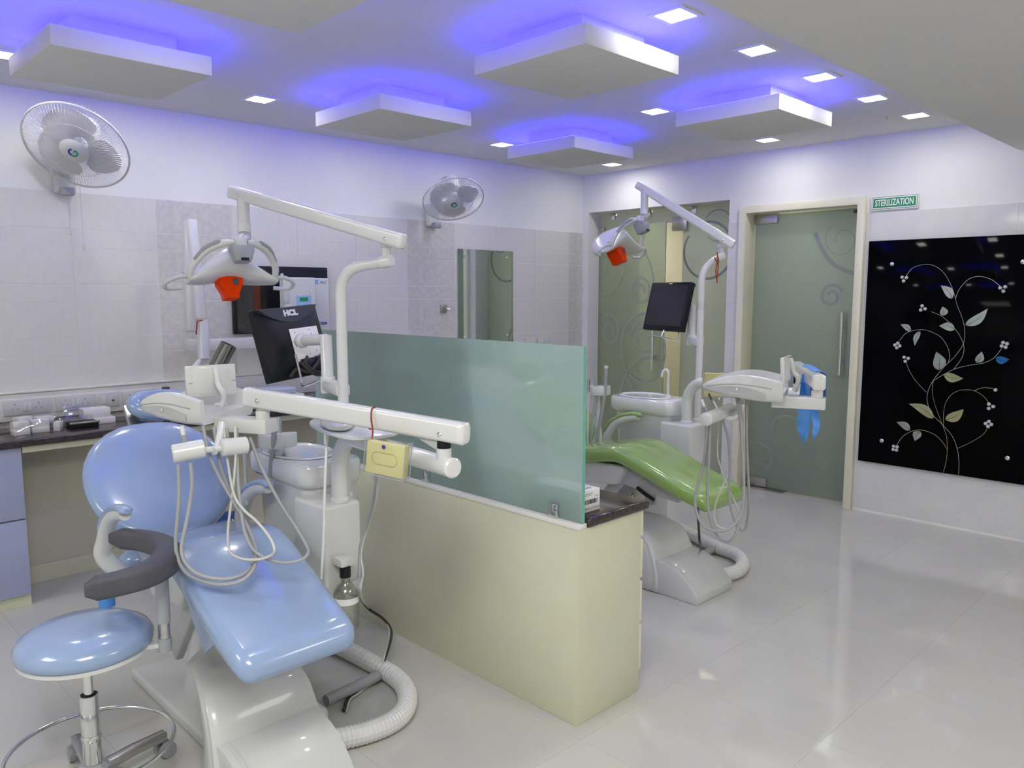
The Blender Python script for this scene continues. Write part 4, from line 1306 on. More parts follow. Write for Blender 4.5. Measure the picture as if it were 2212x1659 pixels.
    return d

hz1 = [
    ([(0.882,2.295,1.000),(0.878,2.287,0.923),(0.870,2.284,0.856),(0.855,2.270,0.786),(0.849,2.248,0.737),(0.857,2.211,0.700),(0.883,2.155,0.683),(0.919,2.115,0.674),(0.961,2.088,0.680),(0.997,2.087,0.702),(1.025,2.116,0.727),(1.038,2.156,0.764),(1.029,2.210,0.836),(1.004,2.279,0.928),(0.987,2.322,1.009),(0.984,2.353,1.094)], 0.0058, hose_grey),
    ([(0.908,2.271,1.004),(0.907,2.263,0.950),(0.899,2.262,0.896),(0.879,2.249,0.834),(0.857,2.235,0.773),(0.852,2.207,0.737),(0.867,2.161,0.709),(0.902,2.129,0.693),(0.945,2.111,0.686),(0.990,2.109,0.694),(1.026,2.136,0.715),(1.043,2.176,0.743),(1.043,2.218,0.799),(1.030,2.275,0.884),(1.017,2.315,0.973),(1.016,2.348,1.088)], 0.0058, hose_grey),
    ([(1.054,2.283,1.092),(1.042,2.262,1.006),(1.022,2.247,0.905),(0.999,2.235,0.811),(0.982,2.206,0.762),(0.975,2.171,0.738),(0.987,2.121,0.731),(1.014,2.081,0.733),(1.037,2.047,0.749),(1.040,2.033,0.771),(1.043,2.072,0.800),(1.033,2.126,0.835),(1.023,2.177,0.857),(1.018,2.230,0.894),(1.025,2.280,0.984),(1.038,2.326,1.084)], 0.0042, hose_pale),
    ([(1.106,2.296,1.050),(1.120,2.251,0.957),(1.145,2.193,0.856),(1.166,2.129,0.781),(1.164,2.070,0.740),(1.146,2.033,0.731),(1.120,2.028,0.719),(1.079,2.046,0.716),(1.041,2.073,0.729),(1.023,2.121,0.747),(1.017,2.160,0.784),(1.025,2.201,0.842),(1.041,2.251,0.943),(1.066,2.299,1.084)], 0.0055, hose_grey),
]
hd1 = [
    ('rod', [(1.044,2.350,1.095),(1.025,2.326,1.064),(1.006,2.303,1.038),(0.985,2.284,1.025)], 'holder_bracket', 0.012, enamel),
    ('holder_barrel', (0.872, 2.310, 1.029), (0.958, 2.284, 1.039), 0.028, enamel),
    ('holder_barrel', (1.006, 2.279, 1.034), (1.084, 2.273, 1.032), 0.027, enamel),
    ('rod', [(0.959,2.296,1.031),(1.012,2.286,1.030)], 'holder_rod', 0.010, enamel),
    ('rod', [(0.913,2.317,1.059),(0.912,2.322,1.079)], 'instrument_shaft', 0.008, lamp_grey),
    ('rod', [(0.912,2.322,1.079),(0.910,2.328,1.106)], 'instrument_tip', 0.0065, hose_white),
    ('rod', [(1.044,2.315,1.056),(1.044,2.320,1.084)], 'instrument_shaft', 0.006, steel),
]
du1 = delivery_unit((1.428, 2.305, 0.785), (1.367, 1.634, 1.02), (1.355, 1.654, 1.120), (1.148, 2.289, 1.168), math.radians(117), 'white instrument arm and tray reaching over the blue chair', hz1, hd1)

hz2 = [
    ([(2.647,1.622,0.988),(2.656,1.629,0.909),(2.660,1.641,0.824),(2.645,1.654,0.740),(2.634,1.656,0.686),(2.630,1.646,0.638),(2.628,1.611,0.592),(2.647,1.561,0.577),(2.683,1.522,0.594),(2.714,1.501,0.649),(2.736,1.504,0.733),(2.766,1.536,0.926),(2.782,1.578,1.099)], 0.0058, hose_grey),
    ([(2.656,1.613,0.988),(2.662,1.618,0.836),(2.671,1.626,0.722),(2.668,1.613,0.632),(2.679,1.590,0.559),(2.682,1.548,0.533),(2.687,1.512,0.557),(2.711,1.500,0.628),(2.729,1.500,0.735),(2.764,1.538,0.962),(2.790,1.570,1.099)], 0.0058, hose_grey),
    ([(2.754,1.617,1.000),(2.771,1.600,0.916),(2.776,1.590,0.805),(2.772,1.588,0.692),(2.778,1.574,0.618),(2.789,1.554,0.566),(2.806,1.536,0.553),(2.815,1.527,0.592),(2.812,1.522,0.678),(2.811,1.541,0.919),(2.812,1.548,1.094)], 0.0052, hose_grey),
    ([(2.813,1.668,0.974),(2.799,1.662,0.847),(2.804,1.646,0.787),(2.816,1.623,0.720),(2.834,1.595,0.650),(2.824,1.563,0.611),(2.812,1.546,0.651),(2.806,1.545,0.826),(2.803,1.555,1.081)], 0.0036, hose_pale),
    ([(2.883,1.610,1.034),(2.865,1.606,0.903),(2.833,1.619,0.791),(2.803,1.636,0.716),(2.776,1.650,0.641),(2.768,1.649,0.589),(2.760,1.624,0.559),(2.774,1.582,0.558),(2.790,1.548,0.617),(2.793,1.539,0.754),(2.799,1.559,1.081)], 0.0036, hose_pale),
]
hd2 = [
    ('rod', [(2.798,1.557,1.063),(2.794,1.562,1.030),(2.781,1.578,1.007),(2.765,1.601,1.004),(2.754,1.620,1.015)], 'holder_bracket', 0.011, enamel),
    ('holder_barrel', (2.585, 1.589, 1.021), (2.854, 1.637, 1.026), 0.0255, enamel),
    ('rod', [(2.651,1.626,1.033),(2.646,1.634,1.059)], 'instrument_shaft', 0.007, lamp_grey),
    ('rod', [(2.645,1.635,1.059),(2.640,1.645,1.086)], 'instrument_tip', 0.0065, hose_white),
    ('rod', [(2.725,1.624,1.039),(2.715,1.640,1.074)], 'instrument_shaft', 0.0105, chrome),
    ('rod', [(2.711,1.644,1.078),(2.706,1.654,1.103)], 'instrument_tip', 0.004, dark_plastic),
    ('rod', [(2.731,1.625,1.078),(2.743,1.616,1.101)], 'probe_wire', 0.0012, chrome),
]
du2 = delivery_unit((3.668, 2.376, 0.785), (3.545, 1.659, 1.020), (3.370, 1.573, 1.142), (2.880, 1.296, 1.166), math.radians(112), 'white instrument arm and tray reaching out past the green chair', hz2, hd2, 0.112, 174, 0.115, 0.42)

# ------------------------------------------------------------------ mask boxes and the blue film
def mask_box(C, u, n, w_, h_, dpt, lab, thread):
    mt = frame(C, u, za=n)
    b = thing('mask_dispenser', lab, 'dispenser', C)
    M().box(-w_ / 2 + 0.004, w_ / 2 - 0.004, -h_ / 2 + 0.004, h_ / 2 - 0.008, -dpt + 0.004, -0.004, mt).build('card_stack', yellow, b, bevel=0.002)
    for q in ((-w_ / 2, w_ / 2, -h_ / 2, h_ / 2, -0.0015, 0), (-w_ / 2, w_ / 2, -h_ / 2, h_ / 2, -dpt, -dpt + 0.0015), (-w_ / 2, -w_ / 2 + 0.0015, -h_ / 2, h_ / 2, -dpt, 0),
              (w_ / 2 - 0.0015, w_ / 2, -h_ / 2, h_ / 2, -dpt, 0), (-w_ / 2, w_ / 2, -h_ / 2, -h_ / 2 + 0.0015, -dpt, 0)):
        M().box(*q, mt).build('clear_wall', film_clear, b, smooth=0)
    e = M()
    for x in (-w_ / 2, w_ / 2):
        e.tube([mt @ V((x, -h_ / 2, 0)), mt @ V((x, h_ / 2, 0))], 0.0012, 5)
    e.tube([mt @ V((-w_ / 2, -h_ / 2, 0)), mt @ V((w_ / 2, -h_ / 2, 0))], 0.0012, 5)
    e.tube([mt @ V((w_ / 2, h_ / 2, 0)), mt @ V((w_ / 2, h_ / 2, -dpt))], 0.0012, 5)
    e.tube([mt @ V((w_ / 2, -h_ / 2, -dpt)), mt @ V((w_ / 2, h_ / 2, -dpt))], 0.0012, 5)
    e.build('wall_edge', grey_plastic, b)
    M().tube([mt @ V((p[0], p[1], -0.0005)) for p in rrect(w_ * 0.62, h_ * 0.34, h_ * 0.16, 5)], 0.0008, 4, True).build('slot_rim', mat('slot_olive', (0.42, 0.39, 0.14, 1), 0.5), b)
    M().lathe([(0.006, 0), (0.005, 0.001)], 10, mt @ Matrix.Translation((-0.005, h_ * 0.33, 0))).build('blue_dot', ink_navy, b)
    if thread:
        M().tube(catmull(thread, 4), 0.0025, 6).build('red_thread', thread_red, b)
    return b
mask_box((1.234, 1.762, 1.044), (0.377, -0.922, -0.088), (-0.923, -0.382, 0.044), 0.129, 0.101, 0.036, 'clear box of yellow mask cards hung by red thread from the near arm',
         [(1.280,1.863,1.174),(1.270,1.868,1.168),(1.264,1.864,1.141),(1.263,1.856,1.108),(1.251,1.844,1.078),(1.239,1.831,1.042),(1.229,1.821,1.038)])
m = M()
m.tube([(1.280,1.889,1.153),(1.277,1.889,1.136),(1.279,1.884,1.119),(1.274,1.887,1.106)], 0.0045, 6)
tag(m.build('thread_knot', thread_red, at=(1.279, 1.887, 1.136)), 'red and yellow sacred thread knotted round the near white arm', 'thread')
mask_box((3.033, 1.784, 1.100), (0.75, -0.66, -0.02), (-0.66, -0.75, 0.0), 0.17, 0.11, 0.04, 'clear box of yellow mask cards behind the far tray', None)
fm = thing('blue_wrap', 'bright blue plastic film draped over the far instrument arm', 'film', (3.185, 1.477, 1.174))
# film over the arm top and hanging tails
p0, p1 = V((2.941, 1.320, 1.159)), V((3.318, 1.541, 1.148))
ad = (p1 - p0).normalized()
sd = ad.cross(V((0, 0, 1))).normalized()
rings = []
for k in range(9):
    t = k / 8
    p = p0 + (p1 - p0) * t
    h = 0.036
    wv = 0.003 * math.sin(9 * t)
    a_ = [(-0.030, -0.05 - 0.03 * math.sin(3 * t + 1)), (-0.031, 0.0), (-0.028, 0.030), (-0.012, 0.039 + wv), (0.012, 0.039 - wv), (0.028, 0.030), (0.031, 0.0), (0.031, -0.06 - 0.03 * t)]
    b_ = [(x * 0.93, z - 0.002) for x, z in a_[::-1]]
    rings.append([p + sd * x + V((0, 0, z)) for x, z in a_ + b_])
M().loft(rings).build('sheet', sky_blue, fm, smooth=60)
def tail(pts, w_, par):
    P = catmull(pts, 5)
    rt = V((math.sin(0.8), -math.cos(0.8), 0))
    rings = []
    for i, p in enumerate(P):
        t = i / (len(P) - 1)
        ww_ = w_ * (0.7 + 0.6 * math.sin(PI * min(1, t * 0.9 + 0.1))) * (1 if t < 0.85 else 1 - 0.8 * (t - 0.85) / 0.15)
        fx = 0.010 * math.sin(5 * t)
        nn = V((math.cos(0.8), math.sin(0.8), 0))
        rings.append([p - rt * ww_ / 2, p + nn * fx, p + rt * ww_ / 2, p + nn * (fx + 0.003)])
    return M().loft(rings).build('tail', sky_blue, par, smooth=60)
tail([(3.103,1.444,1.167),(3.093,1.440,1.088),(3.084,1.439,1.022),(3.074,1.439,0.965),(3.065,1.439,0.909)], 0.040, fm)
tail([(3.143,1.453,1.121),(3.135,1.448,1.035),(3.123,1.447,0.959),(3.111,1.445,0.877)], 0.032, fm)
tail([(2.955,1.341,1.118),(2.950,1.333,1.038),(2.951,1.324,0.984),(2.937,1.328,0.931)], 0.024, fm)

# ------------------------------------------------------------------ operating lights
def op_light(base, ztop, tube_end, arm_r, arm_l, drop, yaw, pitch, head_off, lab, scale=1.0):
    base, tube_end, arm_r, arm_l, drop = V(base), V(tube_end), V(arm_r), V(arm_l), V(drop)
    o = thing('operating_light', lab, 'dental lamp', base)
    el = V((base.x, base.y, ztop))
    hd_ = (tube_end - el).normalized()
    pts = [base, V((base.x, base.y, ztop - 0.09))]
    for k in range(1, 8):
        t = k / 8
        a, b, c = V((base.x, base.y, ztop - 0.09)), el, el + hd_ * 0.09
        pts.append(a * (1 - t) ** 2 + b * 2 * t * (1 - t) + c * t * t)
    pts += [el + hd_ * 0.09, tube_end]
    M().tube(pts, 0.0190, 18).build('pole', enamel, o, smooth=60)
    M().lathe([(0.027, 0), (0.027, 0.014), (0.022, 0.018)], 18, Matrix.Translation(base)).build('collar', enamel, o)
    M().lathe([(0.0198, 0), (0.0198, 0.004)], 18, Matrix.Translation((base.x, base.y, 1.362)), cap=False).build('joint_ring', porcelain, o)
    M().lathe([(0.0222, -0.03), (0.0222, 0.006), (0.018, 0.011), (0.001, 0.012)], 20, axis_frame(tube_end, hd_)).build('end_cap', porcelain, o)
    pv = tube_end - hd_ * 0.012
    cyl(M(), pv, V((pv.x, pv.y, tube_end.z + 0.042)), 0.014, 14).build('swivel', enamel, o)
    M().box(pv.x - 0.016, pv.x + 0.016, pv.y - 0.016, pv.y + 0.016, tube_end.z + 0.042, tube_end.z + 0.062).build('swivel_block', enamel, o, bevel=0.004)
    ad = (arm_l - arm_r).normalized()
    side = ad.cross(V((0, 0, 1))).normalized()
    upv = side.cross(ad)
    def sect(p, w_, h_, r_):
        return [p + side * a + upv * b for a, b in rrect(w_, h_, r_, 4)]
    arm = M().loft([sect(arm_r, 0.040, 0.050, 0.011), sect(arm_l, 0.038, 0.045, 0.011)]).build('arm', enamel, o, smooth=40)
    for p, s, w_, h_ in ((arm_r, -1, 0.041, 0.051), (arm_l, 1, 0.038, 0.045)):
        M().loft([sect(p, w_, h_, 0.012), sect(p + ad * s * 0.012, w_, h_, 0.012), sect(p + ad * s * 0.017, w_ - 0.01, h_ - 0.01, 0.011)]).build('arm_cap', porcelain, arm, smooth=40)
    for p in (arm_r + ad * 0.045 - upv * 0.006, arm_l - ad * 0.035 - upv * 0.004):
        for s in (1, -1):
            M().lathe([(0.006, 0), (0.006, 0.002), (0.003, 0.004)], 12, axis_frame(p + side * s * 0.0195, side * s)).build('bolt', chrome, arm)
    # hanger tube, elbow, yoke
    q = arm_l - ad * 0.045 - upv * 0.012
    cyl(M(), q, V((q.x, q.y, drop.z + 0.085)), 0.021, 16).build('hanger', enamel, o)
    cyl(M(), V((q.x, q.y, drop.z + 0.085)), V((q.x, q.y, drop.z + 0.055)), 0.023, 18).build('hanger_ring', porcelain, o)
    hm = Matrix.Translation(drop) @ Matrix.Rotation(yaw, 4, 'Z') @ Matrix.Rotation(pitch, 4, 'X') @ Matrix.Scale(scale, 4)
    M().tube(catmull([V((q.x, q.y, drop.z + 0.058)), V((q.x, q.y, drop.z + 0.035)), hm @ V((0.0, -0.004, 0.016)), hm @ V((0, -0.01, -0.004))], 5), [0.0215] * 16, 16).build('elbow', mat('pale_grey_plastic', (0.55, 0.56, 0.57, 1), 0.35), o, smooth=60)
    # head local axes: x across, y the way it shines, z up; origin at the yoke
    rings = []
    for k in range(25):
        s = -1 + 2 * k / 24
        a = abs(s)
        hw, hh = 0.098 * (1 - 0.66 * a ** 1.5), 0.046 * (1 - a ** 1.15) + 0.0065
        cx, cz, cy = 0.142 * s, -0.032 - 0.056 * a ** 1.4 + 0.014 * math.exp(-(a / 0.35) ** 2), 0.175 - 0.060 * a ** 2
        rings.append([hm @ V((cx, cy + p[0], cz + p[1])) for p in sup(2 * hw, 2 * hh, 2.4, 20)])
    hd_o = M().loft(rings).build('lamp_head', plastic, o, smooth=60)
    m = M()
    pr = [(-0.042, 0.0), (0.042, 0.0), (0.040, -0.045), (0.024, -0.075), (0.022, -0.092), (-0.022, -0.092), (-0.024, -0.075), (-0.040, -0.045)]
    m.loft([[hm @ V((x * sc, y + 0.075, z - 0.045)) for x, z in pr] for sc, y in ((0.94, 0.052), (1.0, 0.062), (1.0, 0.104), (0.9, 0.112))])
    m.build('shield', orange, hd_o, smooth=20)
    M().box(0.004, 0.022, 0.124, 0.127, -0.095, -0.073, hm).build('dark_socket', dark_plastic, hd_o, bevel=0.002)
    m = M()
    m.loft([[hm @ V((x * sc, y_ + dy, z)) for x, z in [(-0.037, 0.0), (0.037, 0.0), (0.036, -0.018), (0.024, -0.052), (-0.024, -0.052), (-0.036, -0.018)]] for sc, dy, y_ in ((0.8, -0.030, 0), (1.0, -0.022, 0), (1.0, 0.012, 0), (0.8, 0.020, 0))])
    m.build('yoke', lamp_grey, o, bevel=0.006, smooth=40)
    M().box(-0.012, 0.012, -0.033, -0.026, -0.051, -0.043, hm).build('yoke_slot', black_plastic, o, smooth=0)
    for s in (-1, 1):
        P = catmull([hm @ V((s * x, y, z)) for x, y, z in ((0.020, -0.004, 0.012), (0.055, 0.004, 0.010), (0.100, 0.035, -0.008), (0.132, 0.075, -0.046), (0.137, 0.105, -0.080))], 6)
        ya = M().tube(P, [0.0105 + 0.003 * math.sin(PI * i / (len(P) - 1)) for i in range(len(P))], 12).build('yoke_arm', plastic, o, smooth=60)
        P2 = catmull([hm @ V((s * x, y - 0.008, z + 0.004)) for x, y, z in ((0.060, 0.006, 0.012), (0.100, 0.033, -0.004), (0.130, 0.071, -0.040))], 6)
        M().tube(P2, [0.005] + [0.0095] * (len(P2) - 2) + [0.005], 10).build('grey_inlay', lamp_grey, ya, smooth=60)
        H = catmull([hm @ V((s * x, y, z)) for x, y, z in ((0.136, 0.105, -0.076), (0.165, 0.095, -0.076), (0.198, 0.108, -0.086), (0.208, 0.132, -0.096), (0.195, 0.154, -0.102), (0.150, 0.160, -0.098))], 6)
        M().tube(H, 0.0075, 10).build('handle', mat('handle_grey', (0.52, 0.54, 0.56, 1), 0.35), o, smooth=60)
        M().lathe([(0.006, 0), (0.007, 0.006), (0.003, 0.011)], 10, axis_frame(hm @ V((s * 0.160, 0.096, -0.071)), hm.to_3x3() @ V((0, 0, 1)))).build('knob', chrome, o)
    return o
op1 = op_light((1.481, 2.352, 0.785), 1.577, (1.563, 2.179, 1.604), (1.557, 2.110, 1.666), (1.294, 2.736, 1.852), (1.268, 2.645, 1.657), math.radians(-8), math.radians(-12), None, 'dental lamp with orange shield over the blue chair', 1.1)
op2 = op_light((3.775, 2.372, 0.785), 1.640, (3.851, 2.292, 1.697), (3.817, 2.222, 1.758), (3.657, 2.715, 2.091), (3.599, 2.667, 1.879), math.radians(8), math.radians(-20), None, 'dental lamp with orange shield over the green chair', 1.2)
m = M()
m.tube(catmull([(3.795,2.293,1.713),(3.792,2.288,1.663),(3.781,2.290,1.614),(3.782,2.281,1.562)], 4), 0.003, 6)
m.tube(catmull([(3.795,2.293,1.713),(3.795,2.284,1.658),(3.787,2.282,1.601),(3.781,2.280,1.547)], 4), 0.003, 6)
m.tube([V((3.800, 2.312, 1.687)) + V((0, 0, 0)), V((3.797, 2.296, 1.661))], 0.003, 6)
tag(m.build('thread_loop', thread_red, at=(3.792, 2.290, 1.676)), 'red thread dangling from the far lamp pole', 'thread')
m = M().lathe([(0.0225, 0), (0.0235, 0.012), (0.0228, 0.03), (0.0240, 0.042)], 18, Matrix.Translation((3.775, 2.372, 1.405)), cap=False)
tag(m.build('tape_band', film_clear, at=(3.775, 2.372, 1.40)), 'band of clear plastic film wrapped round the far lamp pole', 'tape')

# ------------------------------------------------------------------ monitors
def monitor(C, u, v, n, back_to_viewer, lab, ball, elbow, low, pole, loops):
    u, v, n = V(u), V(v), V(n)
    mt = frame(C, u, v)
    w_, h_ = 0.335, 0.285
    t = thing('monitor', lab, 'monitor', C)
    s = -1 if back_to_viewer else 1          # side of the screen along +n
    M().box(-w_ / 2, w_ / 2, -h_ / 2, h_ / 2, -0.016, 0.016, mt).build('bezel', black_plastic, t, bevel=0.005)
    M().box(-w_ / 2 + 0.018, w_ / 2 - 0.018, -h_ / 2 + 0.028, h_ / 2 - 0.018, s * 0.0155 if s > 0 else -0.0172, s * 0.0172 if s > 0 else -0.0155, mt).build('screen', screen_mat, t, smooth=0)
    bk_ = -s
    zs = lambda z: bk_ * z
    hull = M().loft([[mt @ V((a, b + 0.0, zs(0.0155))) for a, b in rrect(w_ - 0.012, h_ - 0.012, 0.02, 4)], [mt @ V((a, b, zs(0.030))) for a, b in rrect(w_ - 0.05, h_ - 0.06, 0.04, 4)],
                     [mt @ V((a, b - 0.01, zs(0.040))) for a, b in rrect(w_ - 0.12, h_ - 0.14, 0.05, 4)]]).build('rear_shell', black_plastic, t, smooth=40)
    brow = mat('dark_blue_grey_plastic', (0.030, 0.033, 0.050, 1), 0.45)
    top = [(w_ / 2 - 0.012, h_ / 2 - 0.006), (-w_ / 2 + 0.012, h_ / 2 - 0.006)]
    arc = [(-w_ / 2 + 0.012 + (w_ - 0.024) * k / 14, h_ / 2 - 0.008 - 0.058 * math.sin(PI * k / 14) ** 0.8) for k in range(15)]
    M().loft([[mt @ V((a, b, zs(0.016))) for a, b in top + arc], [mt @ V((a * 0.97, b, zs(0.038))) for a, b in top + arc]]).build('brow', brow, t, smooth=20)
    if back_to_viewer:
        text('logo', 'HCL', 0.030, mat('logo_silver', (0.72, 0.72, 0.74, 1), 0.4), t, mt @ Matrix.Translation((0.0, h_ / 2 - 0.030, 0.0386)), bold=0.0022, width=1.25)
    else:
        M().box(-0.012, 0.012, h_ / 2 - 0.012, h_ / 2 - 0.007, 0.0158, 0.0166, mt).build('badge', paper, t, smooth=0)
    pm = mt @ Matrix.Translation((0.04 * (1 if back_to_viewer else -1), -0.022, 0))
    vp = M().box(-0.075, 0.075, -0.07, 0.07, min(zs(0.041), zs(0.0445)), max(zs(0.041), zs(0.0445)), pm).build('mount_plate', paper, t, bevel=0.001)
    for x, y in ((-0.05, 0.055), (0.03, 0.058), (-0.02, 0.035), (0.035, 0.04), (-0.035, -0.055), (0.05, -0.05), (-0.06, 0.0), (0.0, -0.04), (0.04, -0.03)):
        M().lathe([(0.0035, 0), (0.003, 0.0008)], 8, pm @ Matrix.Translation((x, y, zs(0.0445))) @ (Matrix.Identity(4) if bk_ > 0 else Matrix.Rotation(PI, 4, 'X'))).build('screw_hole', grey_plastic, vp, smooth=0)
    ball, elbow, low, pole = V(ball), V(elbow), V(low), V(pole)
    M().lathe([(0.001, -0.030), (0.018, -0.026), (0.028, -0.010), (0.029, 0.004), (0.022, 0.018), (0.001, 0.024)], 20, axis_frame(ball, mt.to_3x3() @ V((0, 0, bk_)))).build('ball_joint', enamel, t, smooth=60)
    M().tube([ball, elbow], 0.021, 18).build('bracket_arm', enamel, t)
    M().tube([elbow + (elbow - low).normalized() * 0.012, low], 0.0225, 18).build('bracket_post', enamel, t)
    c_ = M()
    c_.lathe([(0.027, -0.052), (0.0275, -0.049), (0.0275, 0.005), (0.026, 0.008)], 20, Matrix.Translation(low))
    c_.build('clamp', enamel, t)
    bar(M(), V((low.x, low.y, low.z - 0.022)), V((pole.x, pole.y, low.z - 0.022)), 0.05, 0.046, up=(0, 0, 1)).build('clamp_block', enamel, t, bevel=0.004)
    for P in loops:
        M().tube(catmull(P, 4) if len(P) > 3 else P, 0.0042, 8).build('wire_rest', chrome, t)
    return t, mt
t1, mt = monitor((1.561, 2.849, 1.30), (0.962, 0.265, 0.06), (-0.124, 0.232, 0.965), (0.242, -0.936, 0.256), True, 'black computer monitor seen from behind beside the blue chair',
                 (1.545, 2.734, 1.314), (1.555, 2.578, 1.325), (1.532, 2.535, 1.183), (1.481, 2.352, 0), [[(1.514,2.734,1.263),(1.513,2.708,1.206),(1.510,2.684,1.159),(1.504,2.668,1.146),(1.507,2.639,1.150),(1.530,2.591,1.172),(1.533,2.562,1.186)]])
for P in (((0.02, -0.07, 0.045), (-0.01, -0.10, 0.055), (0.05, -0.14, 0.05), (0.10, -0.13, 0.04)), ((0.06, -0.08, 0.045), (0.12, -0.085, 0.06), (0.13, -0.13, 0.05), (0.11, -0.165, 0.02)),
          ((0.09, -0.075, 0.05), (0.04, -0.11, 0.06), (0.0, -0.13, 0.05), (-0.05, -0.11, 0.045), (-0.08, -0.135, 0.03)), ((-0.03, -0.085, 0.05), (0.0, -0.125, 0.055), (0.06, -0.15, 0.045), (0.13, -0.115, 0.045))):
    M().tube(catmull([mt @ V(p) for p in P], 6), 0.007, 8).build('cable', cable_black, t1)
M().box(-0.02, 0.13, -0.125, -0.075, 0.03, 0.048, mt).build('port_block', black_plastic, t1, bevel=0.006)
monitor((3.85, 2.636, 1.415), (-0.237, -0.971, -0.001), (0.233, -0.058, 0.971), (-0.943, 0.23, 0.24), False, 'black computer monitor with a dark screen on the far lamp pole',
        (3.955, 2.590, 1.389), (3.898, 2.510, 1.413), (3.858, 2.480, 1.251), (3.775, 2.372, 0), [[(3.774,2.610,1.284),(3.765,2.613,1.245),(3.818,2.557,1.226),(3.826,2.550,1.231),(3.836,2.549,1.279)], [(3.692,2.686,1.258),(3.763,2.615,1.247)]])

# ------------------------------------------------------------------ suction holders
def suction_holder(C, R, lab, face, stand, tools, mid=0):
    C = V(C)
    s = thing('suction_holder', lab, 'holder', C)
    f = math.radians(face)
    prof = [(R * math.cos(f + a), R * math.sin(f + a)) for a in [math.radians(x) for x in range(-100, 101, 10)]]
    M().prism(prof, C.z - 0.025, C.z + 0.025, 'z', Matrix.Translation((C.x, C.y, 0))).build('half_disc', plastic, s, bevel=0.004, smooth=40)
    for k in ((-45, 0, 45) if mid else ()):
        a = f + math.radians(k)
        M().box(-0.008, 0.008, -0.0005, 0.0022, -0.0245, 0.0256, Matrix.Translation(C + V((R * 0.98 * math.cos(a), R * 0.98 * math.sin(a), 0))) @ Matrix.Rotation(a + PI / 2, 4, 'Z')).build('slot', shade_grey, s, smooth=0)
    if stand:
        M().tube(catmull(stand, 4), 0.017, 12).build('stand', plastic, s)
    for name, P, r, m_ in tools:
        M().tube(catmull(P, 5) if len(P) > 2 else P, r, 10).build(name, m_, s)
    return s
suction_holder((3.435, 2.817, 0.951), 0.075, 'white half round suction holder with hoses behind the green chair', -135, [(3.472,2.848,0.929),(3.463,2.834,0.792),(3.459,2.812,0.634),(3.458,2.796,0.529)], [
    ('suction_tube', [(3.425,2.748,1.077),(3.423,2.749,0.999),(3.417,2.752,0.911),(3.406,2.765,0.806),(3.400,2.782,0.699),(3.397,2.794,0.579)], 0.011, hose_grey),
    ('suction_tip', [(3.425,2.748,1.077),(3.428,2.748,1.093)], 0.012, mat('pale_tip', (0.6, 0.65, 0.68, 1), 0.4)),
    ('thin_hose', [(3.392,2.796,0.993),(3.387,2.787,0.911),(3.363,2.789,0.782),(3.340,2.784,0.615)], 0.008, hose_grey),
    ('saliva_wire', [(3.392,2.796,0.993),(3.392,2.804,1.044),(3.383,2.821,1.096)], 0.0025, hose_grey),
    ('thin_hose', [(3.329,2.793,0.942),(3.316,2.784,0.814),(3.300,2.771,0.636)], 0.006, hose_pale),
    ('syringe', [(3.330,2.794,0.952),(3.335,2.799,1.018)], 0.008, chrome)], 1)
suction_holder((1.396, 2.672, 0.955), 0.07, 'white half round suction holder left of the near spittoon bowl', -120, [(1.419,2.717,0.935),(1.409,2.712,0.840),(1.397,2.704,0.718)], [
    ('suction_tube', [(1.351,2.611,0.998),(1.354,2.624,0.948),(1.355,2.639,0.903),(1.351,2.653,0.823)], 0.010, hose_grey),
    ('syringe', [(1.365,2.592,1.053),(1.361,2.586,0.995)], 0.007, chrome),
    ('thin_hose', [(1.301,2.750,0.938),(1.304,2.753,0.850),(1.304,2.751,0.708)], 0.007, hose_pale)])

# ------------------------------------------------------------------ side table with a small device
tb = thing('side_table', 'white rounded side table plate over the near instrument post', 'side table', (1.396, 2.171, 1.055))
P = [(1.339, 2.340, 1.055), (1.426, 2.416, 1.055), (1.499, 2.373, 1.055), (1.546, 2.285, 1.055), (1.503, 2.090, 1.055), (1.455, 1.996, 1.055), (1.390, 1.970, 1.055), (1.323, 1.983, 1.055), (1.287, 2.028, 1.055), (1.291, 2.167, 1.055)]
Pc = catmull(P, 5, closed=True)
M().loft([[p + V((0, 0, dz)) for p in Pc] for dz in (0.0, 0.010)]).build('plate', plastic, tb, bevel=0.002, smooth=40)
for q in ((1.298, 2.172, 1.055), (1.373, 2.031, 1.055)):
    cyl(M(), V(q) - V((0, 0, 0.035)), V(q) - V((0, 0, 0.0005)), 0.005, 10).build('peg', plastic, tb)
dv = thing('ultrasonic_scaler', 'small flat white device with a cable lying on the side table', 'device', (1.353, 2.190, 1.070))
P = catmull([(1.332, 2.257, 1.071), (1.396, 2.326, 1.071), (1.446, 2.290, 1.071), (1.401, 2.164, 1.071), (1.323, 2.096, 1.071), (1.295, 2.146, 1.071)], 5, closed=True)
cc = sum(P, V((0, 0, 0))) / len(P)
M().loft([[cc + (p - cc) * s + V((0, 0, dz)) for p in P] for s, dz in ((1, 0), (1.0, 0.012), (0.85, 0.022), (0.3, 0.026))]).build('case', porcelain, dv, smooth=50)
M().box(-0.006, 0.006, -0.003, 0.003, 0, 0.001, Matrix.Translation(V((1.265, 2.122, 1.083)))).build('logo_mark', ink_blue, dv, smooth=0)
M().tube(catmull([(1.418,2.232,1.065),(1.380,2.234,1.066),(1.348,2.222,1.054),(1.317,2.194,1.021),(1.300,2.176,0.958),(1.285,2.162,0.873),(1.275,2.155,0.771),(1.267,2.156,0.666),(1.264,2.164,0.588)], 6), 0.0045, 8).build('cable', hose_white, dv)

